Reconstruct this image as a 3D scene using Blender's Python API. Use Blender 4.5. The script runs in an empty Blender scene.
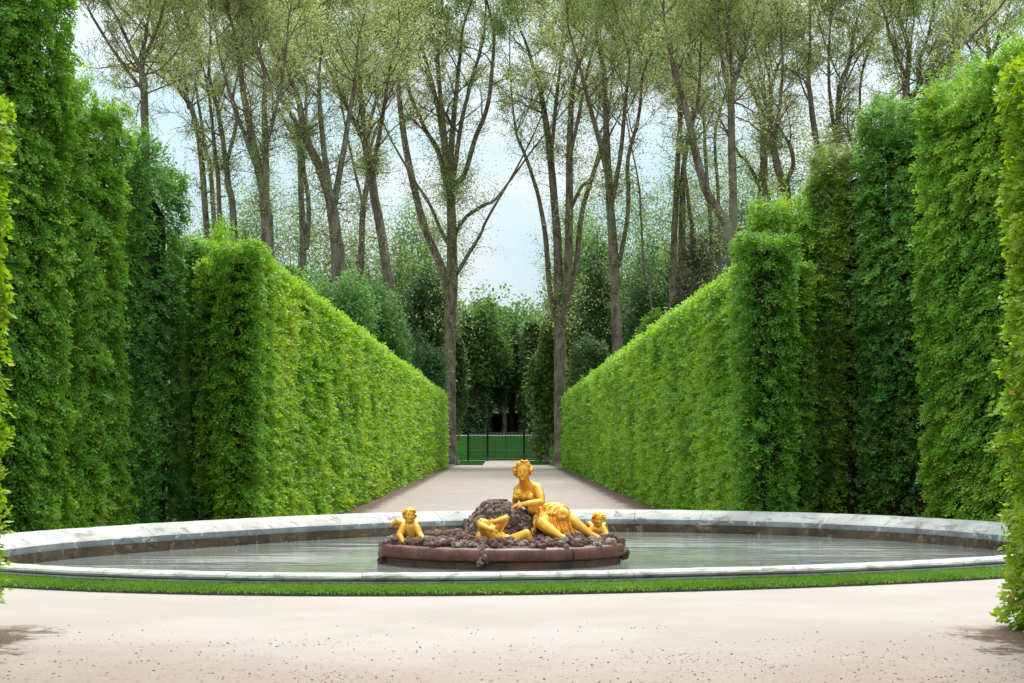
import bpy, math, random
import numpy as np
from mathutils import Vector

rng = np.random.default_rng(7)
random.seed(7)
C = bpy.context.scene.collection
F = 1709.0           # focal length in photo pixels
VX, HZ, EYE = 503.0, 440.0, 2.0


def P(px, py, y):
    """a point of the photograph at the distance y, in metres"""
    return np.array([(px - VX) / F * y, y, EYE - (py - HZ) / F * y])


# ------------------------------------------------------------------ helpers
def obj(name, me, mat=None, parent=None):
    o = bpy.data.objects.new(name, me)
    C.objects.link(o)
    if mat is not None:
        for m in (mat if isinstance(mat, (list, tuple)) else [mat]):
            me.materials.append(m)
    if parent is not None:
        o.parent = parent
    return o


def thing(name, label, cat, group=None, kind=None, loc=None):
    o = bpy.data.objects.new(name, None)
    o.empty_display_size = 0.2
    C.objects.link(o)
    tag(o, label, cat, group, kind)
    return o


def tag(o, label=None, cat=None, group=None, kind=None):
    if label:
        o['label'] = label
    if cat:
        o['category'] = cat
    if group:
        o['group'] = group
    if kind:
        o['kind'] = kind
    return o


def mesh(verts, faces, attr=None, smooth=False, midx=None, name='m'):
    """verts Nx3, faces MxK (all the same K), attr: dict name -> per-face floats"""
    verts = np.ascontiguousarray(verts, dtype=np.float32)
    faces = np.ascontiguousarray(faces, dtype=np.int32)
    m, k = faces.shape
    me = bpy.data.meshes.new(name)
    me.vertices.add(len(verts))
    me.vertices.foreach_set('co', verts.ravel())
    me.loops.add(m * k)
    me.loops.foreach_set('vertex_index', faces.ravel())
    me.polygons.add(m)
    me.polygons.foreach_set('loop_start', np.arange(0, m * k, k, dtype=np.int32))
    me.polygons.foreach_set('loop_total', np.full(m, k, dtype=np.int32))
    if smooth:
        me.polygons.foreach_set('use_smooth', np.ones(m, dtype=bool))
    else:
        me.polygons.foreach_set('use_smooth', np.zeros(m, dtype=bool))
    if midx is not None:
        me.polygons.foreach_set('material_index', np.asarray(midx, dtype=np.int32))
    me.update(calc_edges=True)
    for n, v in (attr or {}).items():
        a = me.attributes.new(n, 'FLOAT', 'FACE')
        a.data.foreach_set('value', np.asarray(v, dtype=np.float32))
    return me


def nrm(v):
    return v / np.maximum(np.linalg.norm(v, axis=-1, keepdims=True), 1e-9)


def hash2(ix, iy, seed):
    h = (ix.astype(np.int64) * 374761393 + iy.astype(np.int64) * 668265263 + seed * 974711) & 0x7fffffff
    h = ((h ^ (h >> 13)) * 1274126177) & 0x7fffffff
    return ((h ^ (h >> 16)) & 0xffff) / 65535.0


def vnoise(x, y, seed=0):
    x = np.asarray(x, float)
    y = np.asarray(y, float) + 0 * x
    ix, iy = np.floor(x), np.floor(y)
    fx, fy = x - ix, y - iy
    fx = fx * fx * (3 - 2 * fx)
    fy = fy * fy * (3 - 2 * fy)
    a = hash2(ix, iy, seed)
    b = hash2(ix + 1, iy, seed)
    c = hash2(ix, iy + 1, seed)
    d = hash2(ix + 1, iy + 1, seed)
    return (a * (1 - fx) + b * fx) * (1 - fy) + (c * (1 - fx) + d * fx) * fy


def sstep(a, b, x):
    t = np.clip((np.asarray(x, float) - a) / (b - a), 0, 1)
    return t * t * (3 - 2 * t)


def terrain(x, y):
    x = np.asarray(x, float)
    y = np.asarray(y, float)
    z = -0.85 * sstep(33.5, 50, y)
    z = z + 3.75 * np.clip((y - 237) / 75.0, 0, 1) + 0.9 * sstep(312, 420, y)
    return z


# ------------------------------------------------------------------ materials
class NT:
    def __init__(self, name):
        self.m = bpy.data.materials.new(name)
        self.m.use_nodes = True
        self.t = self.m.node_tree
        self.t.nodes.clear()
        self.out = self.n('ShaderNodeOutputMaterial')

    def n(self, typ, **kw):
        nd = self.t.nodes.new(typ)
        for k, v in kw.items():
            setattr(nd, k, v)
        return nd

    def link(self, a, b):
        self.t.links.new(a, b)

    def set(self, sock, v):
        if hasattr(v, 'links'):
            self.link(v, sock)
        else:
            sock.default_value = v

    def math(self, op, a, b=0.0, clamp=False):
        nd = self.n('ShaderNodeMath', operation=op, use_clamp=clamp)
        self.set(nd.inputs[0], a)
        self.set(nd.inputs[1], b)
        return nd.outputs[0]

    def mapr(self, v, a, b, c=0.0, d=1.0, smooth=True):
        nd = self.n('ShaderNodeMapRange', interpolation_type='SMOOTHSTEP' if smooth else 'LINEAR')
        self.set(nd.inputs[0], v)
        for i, q in enumerate((a, b, c, d)):
            nd.inputs[i + 1].default_value = q
        return nd.outputs[0]

    def noise(self, scale, detail=3.0, rough=0.55, vec=None, dist=0.0):
        nd = self.n('ShaderNodeTexNoise')
        nd.inputs['Scale'].default_value = scale
        nd.inputs['Detail'].default_value = detail
        nd.inputs['Roughness'].default_value = rough
        nd.inputs['Distortion'].default_value = dist
        if vec is not None:
            self.link(vec, nd.inputs['Vector'])
        return nd.outputs[0]

    def pos(self, scale=None):
        g = self.n('ShaderNodeNewGeometry').outputs['Position']
        if scale is None:
            return g
        mp = self.n('ShaderNodeMapping')
        mp.inputs['Scale'].default_value = scale
        self.link(g, mp.inputs['Vector'])
        return mp.outputs[0]

    def mix(self, f, a, b):
        nd = self.n('ShaderNodeMix', data_type='RGBA')
        self.set(nd.inputs[0], f)
        self.set(nd.inputs[6], a if hasattr(a, 'links') else (*a, 1))
        self.set(nd.inputs[7], b if hasattr(b, 'links') else (*b, 1))
        return nd.outputs[2]

    def ramp(self, f, stops):
        nd = self.n('ShaderNodeValToRGB')
        e = nd.color_ramp.elements
        while len(e) < len(stops):
            e.new(0.5)
        for q, (p, c) in zip(e, stops):
            q.position = p
            q.color = (*c, 1)
        self.link(f, nd.inputs[0])
        return nd.outputs[0]

    def bump(self, h, strength=0.5, dist=0.05):
        nd = self.n('ShaderNodeBump')
        nd.inputs['Strength'].default_value = strength
        nd.inputs['Distance'].default_value = dist
        self.link(h, nd.inputs['Height'])
        return nd.outputs[0]

    def bsdf(self, color, rough=0.8, spec=0.3, metal=0.0, normal=None):
        b = self.n('ShaderNodeBsdfPrincipled')
        self.set(b.inputs['Base Color'], color if hasattr(color, 'links') else (*color, 1))
        self.set(b.inputs['Roughness'], rough)
        b.inputs['Specular IOR Level'].default_value = spec
        self.set(b.inputs['Metallic'], metal)
        if normal is not None:
            self.link(normal, b.inputs['Normal'])
        return b

    def done(self, sh):
        self.link(sh.outputs[0], self.out.inputs[0])
        return self.m


def leaf_mat(name, stops, trans=0.4, rough=0.5, tgain=1.25):
    t = NT(name)
    a = t.n('ShaderNodeAttribute', attribute_name='var').outputs['Fac']
    col = t.ramp(a, stops)
    b = t.bsdf(col, rough, 0.25)
    tr = t.n('ShaderNodeBsdfTranslucent')
    hs = t.n('ShaderNodeHueSaturation')
    hs.inputs['Hue'].default_value = 0.49
    hs.inputs['Saturation'].default_value = 1.08
    hs.inputs['Value'].default_value = tgain
    t.link(col, hs.inputs['Color'])
    t.link(hs.outputs[0], tr.inputs['Color'])
    mx = t.n('ShaderNodeMixShader')
    mx.inputs[0].default_value = trans
    t.link(b.outputs[0], mx.inputs[1])
    t.link(tr.outputs[0], mx.inputs[2])
    return t.done(mx)


M = {}
M['hornbeam_bright'] = leaf_mat('hornbeam_bright', [(0, (.04, .12, .010)), (.45, (.175, .37, .034)), (.8, (.31, .51, .05)), (1, (.44, .51, .075))], .45)
M['hornbeam_right'] = leaf_mat('hornbeam_right', [(0, (.04, .12, .014)), (.45, (.18, .375, .042)), (.8, (.31, .51, .056)), (1, (.40, .53, .075))], .45)
M['hornbeam_dark'] = leaf_mat('hornbeam_dark', [(0, (.036, .11, .014)), (.5, (.145, .33, .034)), (.85, (.27, .48, .05)), (1, (.42, .56, .07))], .4)
M['hornbeam_near'] = leaf_mat('hornbeam_near', [(0, (.08, .19, .014)), (.5, (.22, .38, .03)), (.85, (.35, .48, .045)), (1, (.48, .38, .09))], .45)
M['bluish_leaf'] = leaf_mat('bluish_leaf', [(0, (.038, .11, .022)), (.5, (.12, .29, .05)), (.85, (.21, .41, .07)), (1, (.32, .48, .09))], .35)
M['olive_leaf'] = leaf_mat('olive_leaf', [(0, (.075, .14, .032)), (.5, (.18, .28, .06)), (.85, (.29, .36, .09)), (1, (.42, .31, .15))], .35)
M['plane_leaf'] = leaf_mat('plane_leaf', [(0, (.24, .34, .11)), (.5, (.42, .51, .19)), (.85, (.55, .61, .27)), (1, (.63, .65, .34))], .62)
M['wood_leaf'] = leaf_mat('wood_leaf', [(0, (.07, .14, .034)), (.5, (.16, .27, .062)), (.85, (.25, .36, .09)), (1, (.32, .42, .13))], .5)
M['teal_leaf'] = leaf_mat('teal_leaf', [(0, (.06, .15, .04)), (.5, (.135, .28, .07)), (.85, (.21, .37, .09)), (1, (.28, .43, .12))], .48)
M['wood_dark'] = leaf_mat('wood_dark', [(0, (.034, .085, .028)), (.5, (.09, .175, .052)), (.85, (.145, .25, .075)), (1, (.20, .31, .095))], .35)
M['fresh_leaf'] = leaf_mat('fresh_leaf', [(0, (.06, .14, .02)), (.5, (.12, .25, .03)), (.85, (.19, .32, .04)), (1, (.26, .36, .06))], .45)
M['brown_needle'] = leaf_mat('brown_needle', [(0, (.03, .03, .012)), (.5, (.06, .06, .022)), (.85, (.10, .08, .03)), (1, (.13, .11, .04))], .2)
M['turf_blade'] = leaf_mat('turf_blade', [(0, (.07, .16, .025)), (.5, (.14, .28, .04)), (.85, (.22, .36, .06)), (1, (.34, .40, .12))], .4)


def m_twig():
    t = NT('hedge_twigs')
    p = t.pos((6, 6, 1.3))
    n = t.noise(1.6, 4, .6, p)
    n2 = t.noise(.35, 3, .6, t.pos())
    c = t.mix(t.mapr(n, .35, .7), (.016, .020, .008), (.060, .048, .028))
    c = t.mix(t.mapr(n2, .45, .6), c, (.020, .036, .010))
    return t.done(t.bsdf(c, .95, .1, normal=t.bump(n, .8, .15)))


def m_bark():
    t = NT('bark')
    p = t.pos((1, 1, .35))
    n = t.noise(2.2, 5, .65, p)
    n2 = t.noise(.5, 2, .5, t.pos())
    c = t.mix(t.mapr(n, .35, .68), (.085, .068, .05), (.25, .205, .155))
    c = t.mix(t.mapr(n2, .5, .75), c, (.18, .18, .105))
    return t.done(t.bsdf(c, .95, .15, normal=t.bump(n, .6, .1)))


def m_gravel():
    t = NT('gravel_ground')
    pos = t.pos()
    sep = t.n('ShaderNodeSeparateXYZ')
    t.link(pos, sep.inputs[0])
    x, y = sep.outputs[0], sep.outputs[1]
    ax = t.math('ABSOLUTE', x)
    big = t.noise(.22, 4, .6, pos)
    mid = t.noise(1.7, 4, .6, pos)
    fine = t.noise(38, 3, .7, pos)
    grit = t.noise(110, 2, .7, pos)
    base = t.mix(t.mapr(big, .35, .65), (.365, .30, .265), (.415, .352, .317))
    base = t.mix(t.math('MULTIPLY', t.mapr(mid, .5, .75), .35), base, (.34, .28, .24))
    base = t.mix(t.math('MULTIPLY', t.mapr(fine, .52, .72), .45), base, (.27, .215, .18))
    base = t.mix(t.math('MULTIPLY', t.mapr(grit, .55, .75), .35), base, (.54, .49, .46))
    # worn browner gravel nearest the camera
    wear = t.math('ADD', t.math('MULTIPLY', t.math('SUBTRACT', mid, .5), 3.0), y)
    wear = t.math('ADD', t.math('MULTIPLY', t.math('SUBTRACT', big, .5), 4.0), wear)
    near = t.mapr(wear, 13.4, 17.2, 1, 0)
    base = t.mix(t.math('MULTIPLY', near, .6), base, (.30, .222, .178))
    spots = t.noise(9, 5, .75, pos)
    base = t.mix(t.math('MULTIPLY', t.math('MULTIPLY', near, t.mapr(spots, .54, .64)), .65), base, (.24, .17, .125))
    sp2 = t.noise(24, 4, .8, pos)
    base = t.mix(t.math('MULTIPLY', t.math('MULTIPLY', t.mapr(y, 19, 14, 0, 1), t.mapr(sp2, .56, .66)), .7), base, (.22, .155, .115))
    # the alley is duller and greyer than the basin terrace
    alley = t.mapr(y, 44, 60)
    base = t.mix(t.math('MULTIPLY', alley, .75), base, t.mix(t.mapr(mid, .35, .7), (.315, .255, .222), (.385, .32, .282)))
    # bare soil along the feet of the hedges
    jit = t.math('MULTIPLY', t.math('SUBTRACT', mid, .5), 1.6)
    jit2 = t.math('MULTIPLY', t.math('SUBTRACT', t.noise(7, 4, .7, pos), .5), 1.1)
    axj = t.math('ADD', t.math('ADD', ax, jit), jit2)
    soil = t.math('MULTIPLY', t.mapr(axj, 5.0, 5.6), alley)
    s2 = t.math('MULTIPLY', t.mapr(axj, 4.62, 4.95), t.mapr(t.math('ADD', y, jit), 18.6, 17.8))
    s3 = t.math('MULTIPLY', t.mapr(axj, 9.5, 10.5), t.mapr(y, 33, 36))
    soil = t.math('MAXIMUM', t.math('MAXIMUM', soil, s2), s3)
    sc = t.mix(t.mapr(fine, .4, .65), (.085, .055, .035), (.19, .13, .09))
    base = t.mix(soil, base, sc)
    h = t.math('ADD', t.math('MULTIPLY', fine, .6), grit)
    h = t.math('ADD', h, t.math('MULTIPLY', mid, 1.5))
    return t.done(t.bsdf(base, .95, .15, normal=t.bump(h, .35, .02)))


def m_lawn():
    t = NT('far_lawn')
    p = t.pos()
    n = t.noise(.5, 4, .6, p)
    n2 = t.noise(14, 3, .7, p)
    c = t.mix(t.mapr(n, .35, .65), (.012, .046, .007), (.022, .070, .011))
    c = t.mix(t.math('MULTIPLY', t.mapr(n2, .4, .7), .5), c, (.010, .038, .006))
    return t.done(t.bsdf(c, 1.0, .0, normal=t.bump(n2, .6, .1)))


def m_stone(name, c0, c1, stain, amt, blotch=None, scale=1.0):
    t = NT(name)
    p = t.pos()
    n = t.noise(1.3 * scale, 5, .62, p)
    f = t.noise(26 * scale, 4, .7, p)
    st = t.noise(1.0, 5, .68, t.pos((2.2 * scale, 2.2 * scale, 5.0 * scale)), .6)
    c = t.mix(t.mapr(n, .35, .65), c0, c1)
    c = t.mix(t.math('MULTIPLY', t.mapr(st, .53, .66), amt), c, stain)
    if blotch:
        b = t.noise(3.6, 4, .7, p, .4)
        c = t.mix(t.math('MULTIPLY', t.mapr(b, .57, .62), .85), c, blotch)
    c = t.mix(t.math('MULTIPLY', t.mapr(f, .5, .75), .3), c, tuple(q * .55 for q in c0))
    return t.done(t.bsdf(c, .85, .2, normal=t.bump(t.math('ADD', f, t.math('MULTIPLY', n, 2)), .35, .02)))


def m_water():
    t = NT('pond_water')
    p = t.pos((.40, 1.7, 1))
    n = t.noise(1.1, 3, .5, p, .3)
    n2 = t.noise(5.5, 2, .5, p)
    h = t.math('ADD', n, t.math('MULTIPLY', n2, .10))
    g = t.noise(.9, 2, .5, t.pos((.22, .8, 1)))       # breezy and calm patches
    h = t.math('MULTIPLY', h, t.mapr(g, .38, .62, .25, 1.0))
    b = t.bsdf((.21, .218, .19), .08, 1.0, normal=t.bump(h, .5, .07))
    b.inputs['IOR'].default_value = 1.4
    return t.done(b)


def m_gold():
    t = NT('gilded_lead')
    p = t.pos()
    n = t.noise(3.5, 4, .6, p)
    f = t.noise(30, 3, .6, p)
    c = t.mix(t.mapr(n, .35, .7), (.74, .35, .045), (.86, .49, .085))
    c = t.mix(t.math('MULTIPLY', t.mapr(f, .6, .75), .4), c, (.38, .17, .04))
    r = t.mapr(f, .3, .7, .46, .62)
    return t.done(t.bsdf(c, r, .5, metal=.75, normal=t.bump(f, .15, .02)))


def m_rock(name, stops):
    t = NT(name)
    p = t.pos()
    a = t.n('ShaderNodeAttribute', attribute_name='var').outputs['Fac']
    n = t.noise(7, 5, .7, p)
    f = t.noise(32, 3, .7, p)
    k = t.math('ADD', t.math('ADD', t.math('MULTIPLY', a, .35), t.math('MULTIPLY', n, .35)), t.math('MULTIPLY', t.mapr(f, .3, .7), .36))
    c = t.ramp(k, stops)
    return t.done(t.bsdf(c, .9, .2, normal=t.bump(t.math('ADD', n, f), 1.0, .05)))


def m_marble():
    t = NT('red_marble')
    p = t.pos()
    n = t.noise(2.2, 5, .65, p, .5)
    st = t.noise(1, 4, .7, t.pos((5, 5, 1.0)))
    f = t.noise(22, 4, .7, p)
    c = t.mix(t.mapr(n, .35, .68), (.10, .030, .020), (.195, .068, .043))
    c = t.mix(t.math('MULTIPLY', t.mapr(st, .5, .66), .65), c, (.06, .04, .034))
    c = t.mix(t.math('MULTIPLY', t.mapr(f, .55, .72), .45), c, (.40, .25, .2))
    return t.done(t.bsdf(c, .5, .4, normal=t.bump(f, .25, .02)))


def m_plain(name, c, rough=.6, metal=0.0):
    t = NT(name)
    n = t.noise(12, 3, .6, t.pos())
    cc = t.mix(t.mapr(n, .35, .7), tuple(q * .8 for q in c), tuple(min(1, q * 1.2) for q in c))
    return t.done(t.bsdf(cc, rough, .4, metal))


M['twig'] = m_twig()
M['bark'] = m_bark()
M['gravel'] = m_gravel()
M['lawn'] = m_lawn()
M['cap'] = m_stone('pale_limestone', (.41, .385, .345), (.53, .505, .458), (.18, .165, .145), .8)
M['lip'] = m_stone('grey_limestone', (.22, .217, .21), (.33, .325, .315), (.12, .12, .113), .6, (.55, .55, .53))
M['plinth'] = m_stone('pinkish_stone', (.55, .52, .49), (.66, .63, .60), (.3, .28, .27), .5)
M['wall'] = m_stone('wet_brown_stone', (.075, .055, .035), (.15, .105, .065), (.035, .03, .022), .7, (.27, .17, .08))
M['under'] = m_stone('algae_stone', (.075, .043, .032), (.15, .085, .06), (.03, .03, .025), .7)
M['water'] = m_water()
M['gold'] = m_gold()
M['shell_rock'] = m_rock('shell_rock', [(0, (.028, .013, .009)), (.34, (.125, .066, .047)), (.58, (.25, .16, .125)), (.82, (.48, .40, .345))])
M['red_rock'] = m_rock('red_rock', [(0, (.05, .028, .022)), (.4, (.14, .075, .058)), (.7, (.23, .14, .11)), (1, (.34, .25, .21))])
M['marble'] = m_marble()
M['iron'] = m_plain('black_iron', (.012, .013, .013), .5, .4)
M['lead'] = m_plain('dark_lead', (.03, .03, .034), .5, .5)
M['pebble'] = m_rock('pebbles', [(0, (.16, .10, .065)), (.45, (.27, .19, .14)), (.75, (.38, .30, .25)), (1, (.5, .43, .38))])
M['soil'] = m_plain('turf_soil', (.045, .05, .02), .95)
M['path'] = m_plain('far_path', (.24, .24, .19), .95)


# ------------------------------------------------------------------ leaves
def leaf_quads(c, ax, nr, L, W, fold=.18):
    """kite shaped, slightly folded leaves; c centre, ax axis, nr normal"""
    ax = nrm(ax)
    sd = nrm(np.cross(ax, nr))
    up = np.cross(sd, ax)
    L = np.asarray(L)[:, None]
    W = np.asarray(W)[:, None]
    v = np.empty((len(c), 4, 3))
    v[:, 0] = c - ax * L * .5
    v[:, 1] = c + sd * W * .5 - up * W * fold + ax * L * .02
    v[:, 2] = c + ax * L * .5 - up * L * .12
    v[:, 3] = c - sd * W * .5 - up * W * fold + ax * L * .02
    return v


def leaf_mesh(v, var):
    n = len(v)
    return mesh(v.reshape(-1, 3), np.arange(n * 4).reshape(n, 4), {'var': np.clip(var, 0, 1)})


def sprays(c, nr, s, K=8, droop=.35, seed=0, tone=None, spread=1.0):
    """hornbeam sprays: c points on the clipped face, nr outward normals, s leaf length per spray"""
    n = len(c)
    up = np.array([0, 0, 1.0])
    d = nr * rng.uniform(.5, 1.1, (n, 1)) - up * rng.normal(droop, .25, (n, 1)) + rng.normal(0, .38, (n, 3))
    d = nrm(d)
    side = nrm(np.cross(d, up + rng.normal(0, .25, (n, 3))))
    nor = np.cross(side, d)
    nor = nor * np.sign(nor[:, 2:3] + 1e-6)
    Ls = s * K * .42
    i = (np.arange(K) - K * .55) / K
    t = i[None, :] * Ls[:, None]
    sg = np.where(np.arange(K) % 2 == 0, 1.0, -1.0)[None, :]
    pos = c[:, None, :] + d[:, None, :] * t[..., None] + side[:, None, :] * (sg * s[:, None] * .42 * spread)[..., None]
    pos = pos + rng.normal(0, 1, pos.shape) * (s * .16)[:, None, None]
    ax = d[:, None, :] * .75 + side[:, None, :] * (sg * .8)[..., None] + rng.normal(0, .22, pos.shape)
    nn = nor[:, None, :] + rng.normal(0, .32, pos.shape)
    LL = s[:, None] * rng.uniform(.75, 1.25, (n, K))
    base = (tone if tone is not None else np.full(n, .45))[:, None]
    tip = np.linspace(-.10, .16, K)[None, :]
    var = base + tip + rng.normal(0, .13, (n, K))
    q = leaf_quads(pos.reshape(-1, 3), ax.reshape(-1, 3), nn.reshape(-1, 3), LL.ravel(), LL.ravel() * .62)
    return q, var.ravel()


def box_mesh(boxes):
    """boxes: list of 8-corner arrays (bottom 4 ccw, top 4 ccw)"""
    vs, fs = [], []
    for b in boxes:
        o = sum(len(v) for v in vs)
        vs.append(np.asarray(b, float))
        for f in ((3, 2, 1, 0), (4, 5, 6, 7), (0, 1, 5, 4), (1, 2, 6, 5), (2, 3, 7, 6), (3, 0, 4, 7)):
            fs.append([q + o for q in f])
    return np.concatenate(vs), np.array(fs)


def hedge(name, label, cat, group, foot, h, mat, faces, zb=None, k=1.65e-3, smin=.07, cover=2.9, rough=.20,
          rib=(2.3, .07), tone=.45, tone_var=.25, ragged=.15, shoots=0.0, rows=.36, shelf=.16, seed=1, droop=.35, thin_low=0.0, K=8, inset=.34, topdens=1.0, patch=.0):
    """a clipped hedge on the plan polygon foot (ccw list of x, y); h: height of its top (world z), one per corner or one number;
    faces: indices of the sides that carry leaves"""
    root = thing(name, label, cat, group)
    if shoots >= 1:
        inset = .62
    elif shoots >= .5:
        inset = .46
    foot = np.asarray(foot, float)
    n = len(foot)
    hh = np.full(n, float(h)) if np.isscalar(h) else np.asarray(h, float)
    cx = foot.mean(0)
    # twig body, set back behind the leaves
    e = np.roll(foot, -1, 0) - foot
    nor2 = nrm(np.c_[e[:, 1], -e[:, 0]])
    ins = []
    for i in range(n):
        n0, n1 = nor2[i - 1], nor2[i]
        b = nrm((n0 + n1)[None])[0]
        ins.append(foot[i] - b * inset / max(.35, b @ n1))
    ins = np.array(ins)
    vs, fs = [], []
    for i in range(n):
        a, b2 = ins[i], ins[(i + 1) % n]
        ln = np.linalg.norm(b2 - a)
        nu = max(2, int(ln / .5) + 1)
        nz = 14
        u = np.linspace(0, 1, nu)
        o = sum(len(v) for v in vs)
        xy = a[None] + (b2 - a)[None] * u[:, None]
        ht = hh[i] + (hh[(i + 1) % n] - hh[i]) * u - inset * (.9 if shoots < 1 else 1.4)
        gz = terrain(xy[:, 0], xy[:, 1]) - .1 if zb is None else np.full(nu, zb)
        w = np.linspace(0, 1, nz)
        Z = gz[:, None] + (ht - gz)[:, None] * w[None]
        wob = (vnoise(u[:, None] * ln / .8, Z / 1.5, seed + 5) - .5) * .25 * np.sin(np.pi * u)[:, None]
        XY = xy[:, None, :] + nor2[i][None, None, :] * wob[..., None]
        vs.append(np.concatenate([XY, Z[..., None]], -1).reshape(-1, 3))
        for iu in range(nu - 1):
            for iz in range(nz - 1):
                q = o + iu * nz + iz
                fs.append([q, q + nz, q + nz + 1, q + 1])
    body = mesh(np.concatenate(vs), np.array(fs))
    # its closed top
    top = [len(body.vertices) and 0]
    ob = obj('inner_branches', body, M['twig'], root)
    tv = np.c_[ins, hh - inset * (.9 if shoots < 1 else 1.4)]
    c0 = tv.mean(0)
    tm = mesh(np.vstack([tv, c0]), np.array([[i, (i + 1) % n, n] for i in range(n)]))
    # joined into the same body mesh
    import bmesh
    bm = bmesh.new()
    bm.from_mesh(body)
    bm.from_mesh(tm)
    bm.to_mesh(body)
    bm.free()
    bpy.data.meshes.remove(tm)
    Q, V = [], []
    for i in faces:
        a, b2 = foot[i], foot[(i + 1) % n]
        ln = np.linalg.norm(b2 - a)
        nn = nor2[i]
        nch = max(1, int(ln / 2))
        for ch in range(nch):
            u0, u1 = ch / nch, (ch + 1) / nch
            mid = a + (b2 - a) * (u0 + u1) / 2
            yd = max(6.0, np.hypot(mid[0], mid[1]))
            s = max(smin, k * yd)
            zt = hh[i] + (hh[(i + 1) % n] - hh[i]) * (u0 + u1) / 2
            z0 = float(terrain(mid[0], mid[1])) if zb is None else zb
            area = (u1 - u0) * ln * (zt - z0)
            num = int(area * cover / (s * s * .31 * K)) + 1
            u = rng.uniform(u0, u1, num)
            zz = z0 + (zt - z0) * rng.uniform(0, 1, num)
            if thin_low > 0:
                keep = rng.uniform(0, 1, num) < np.clip(.06 + (zz - z0) / (thin_low * (.6 + .8 * vnoise(u * ln / .5, zz * 0, seed + 9))), 0, 1)
                u, zz = u[keep], zz[keep]
                num = len(u)
            if num == 0:
                continue
            xx = u * ln
            dep = (vnoise(xx / rib[0], zz / 6 + 3, seed) - .55) * rib[1] * 2 + (vnoise(xx / .45, zz / .38, seed + 1) - .6) * rough * 2
            dep = dep - rng.exponential(.10, num)
            fr_ = np.mod(zz / rows + 1.3 * vnoise(xx / 1.1, zz / 1.5, seed + 13) + .6 * vnoise(xx / .35, zz / .8, seed + 14), 1.0)
            dep = dep + .05 - shelf * fr_
            edge = np.minimum(np.minimum(xx, ln - xx), zt - zz)
            dep = dep - np.clip(.18 - edge, 0, .18) * .5
            tn = tone + (vnoise(xx / 2.3, zz / 2.0, seed + 2) - .5) * tone_var + (vnoise(xx / .5, zz / .5, seed + 3) - .5) * tone_var
            if ragged:
                lim = zt - ragged * 1.2 + ragged * 2.4 * vnoise(xx / .6, xx * 0, seed + 4)
                zz = np.where(zz > lim, lim - rng.uniform(0, .25, num), zz)
            p = np.empty((num, 3))
            p[:, :2] = a[None] + (b2 - a)[None] * u[:, None] + nn[None] * dep[:, None]
            p[:, 2] = zz
            N3 = np.tile(np.array([nn[0], nn[1], 0.0]), (num, 1))
            if patch:
                bare = vnoise(xx / .9, zz / 2.6, seed + 11) < patch
                kp = ~(bare & (rng.uniform(0, 1, num) < .75))
                p, N3, tn, num = p[kp], N3[kp], tn[kp], int(kp.sum())
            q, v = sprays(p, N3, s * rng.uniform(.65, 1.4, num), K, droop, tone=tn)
            Q.append(q)
            V.append(v)
    # top
    lo, hi = foot.min(0), foot.max(0)
    if topdens:
        nch = max(1, int((hi[1] - lo[1]) / 4))
        for ch in range(nch):
            y0 = lo[1] + (hi[1] - lo[1]) * ch / nch
            y1 = lo[1] + (hi[1] - lo[1]) * (ch + 1) / nch
            s = max(smin, k * (y0 + y1) / 2) * 1.1
            num = int((hi[0] - lo[0]) * (y1 - y0) * cover * .8 * topdens / (s * s * .31 * K)) + 4
            x = rng.uniform(lo[0], hi[0], num)
            y = rng.uniform(y0, y1, num)
            ins_ok = np.ones(num, bool)
            for i in range(n):
                ins_ok &= ((x - foot[i, 0]) * nor2[i, 0] + (y - foot[i, 1]) * nor2[i, 1]) < 0
            x, y = x[ins_ok], y[ins_ok]
            if len(x) == 0:
                continue
            # height by inverse distance from the corners
            wgt = 1 / (np.hypot(x[:, None] - foot[None, :, 0], y[:, None] - foot[None, :, 1]) ** 2 + .05)
            z = (wgt * hh[None]).sum(1) / wgt.sum(1)
            z = z + ragged * (vnoise(x / .5, y / .5, seed + 6) * 2.2 - 1.3) - rng.exponential(.06, len(x))
            p = np.c_[x, y, z]
            N3 = np.tile([0, 0, 1.0], (len(x), 1)) + rng.normal(0, .5, (len(x), 3))
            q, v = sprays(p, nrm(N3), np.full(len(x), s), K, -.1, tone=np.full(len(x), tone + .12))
            Q.append(q)
            V.append(v)
    if shoots:          # loose young shoots standing up along the unclipped top
        per = 0
        for i in faces:
            a, b2 = foot[i], foot[(i + 1) % n]
            ln = np.linalg.norm(b2 - a)
            cnt = int(ln * shoots * 5)
            u = rng.uniform(0, 1, cnt)
            hgt = np.minimum(rng.exponential(.3, cnt) * shoots, 1.1)
            xy = a[None] + (b2 - a)[None] * u[:, None] - nor2[i][None] * rng.uniform(0, .9, cnt)[:, None]
            zt = hh[i] + (hh[(i + 1) % n] - hh[i]) * u
            for j in range(cnt):
                m_ = 2 + int(hgt[j] / .12)
                w_ = np.linspace(0, 1, m_)
                lean = rng.normal(0, .16, 2)
                pp = np.c_[xy[j, 0] + lean[0] * w_ * hgt[j], xy[j, 1] + lean[1] * w_ * hgt[j], zt[j] - .3 + w_ * (hgt[j] + .2)]
                N3 = np.c_[rng.normal(0, .7, (m_, 2)), np.full(m_, .8)]
                sz = np.full(m_, max(smin, k * np.hypot(*xy[j]))) * (1.05 - .35 * w_)
                q, v = sprays(pp, nrm(N3), sz, 5, .05, tone=np.full(m_, tone + .1))
                Q.append(q)
                V.append(v)
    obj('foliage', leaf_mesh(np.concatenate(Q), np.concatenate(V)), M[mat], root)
    return root


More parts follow.
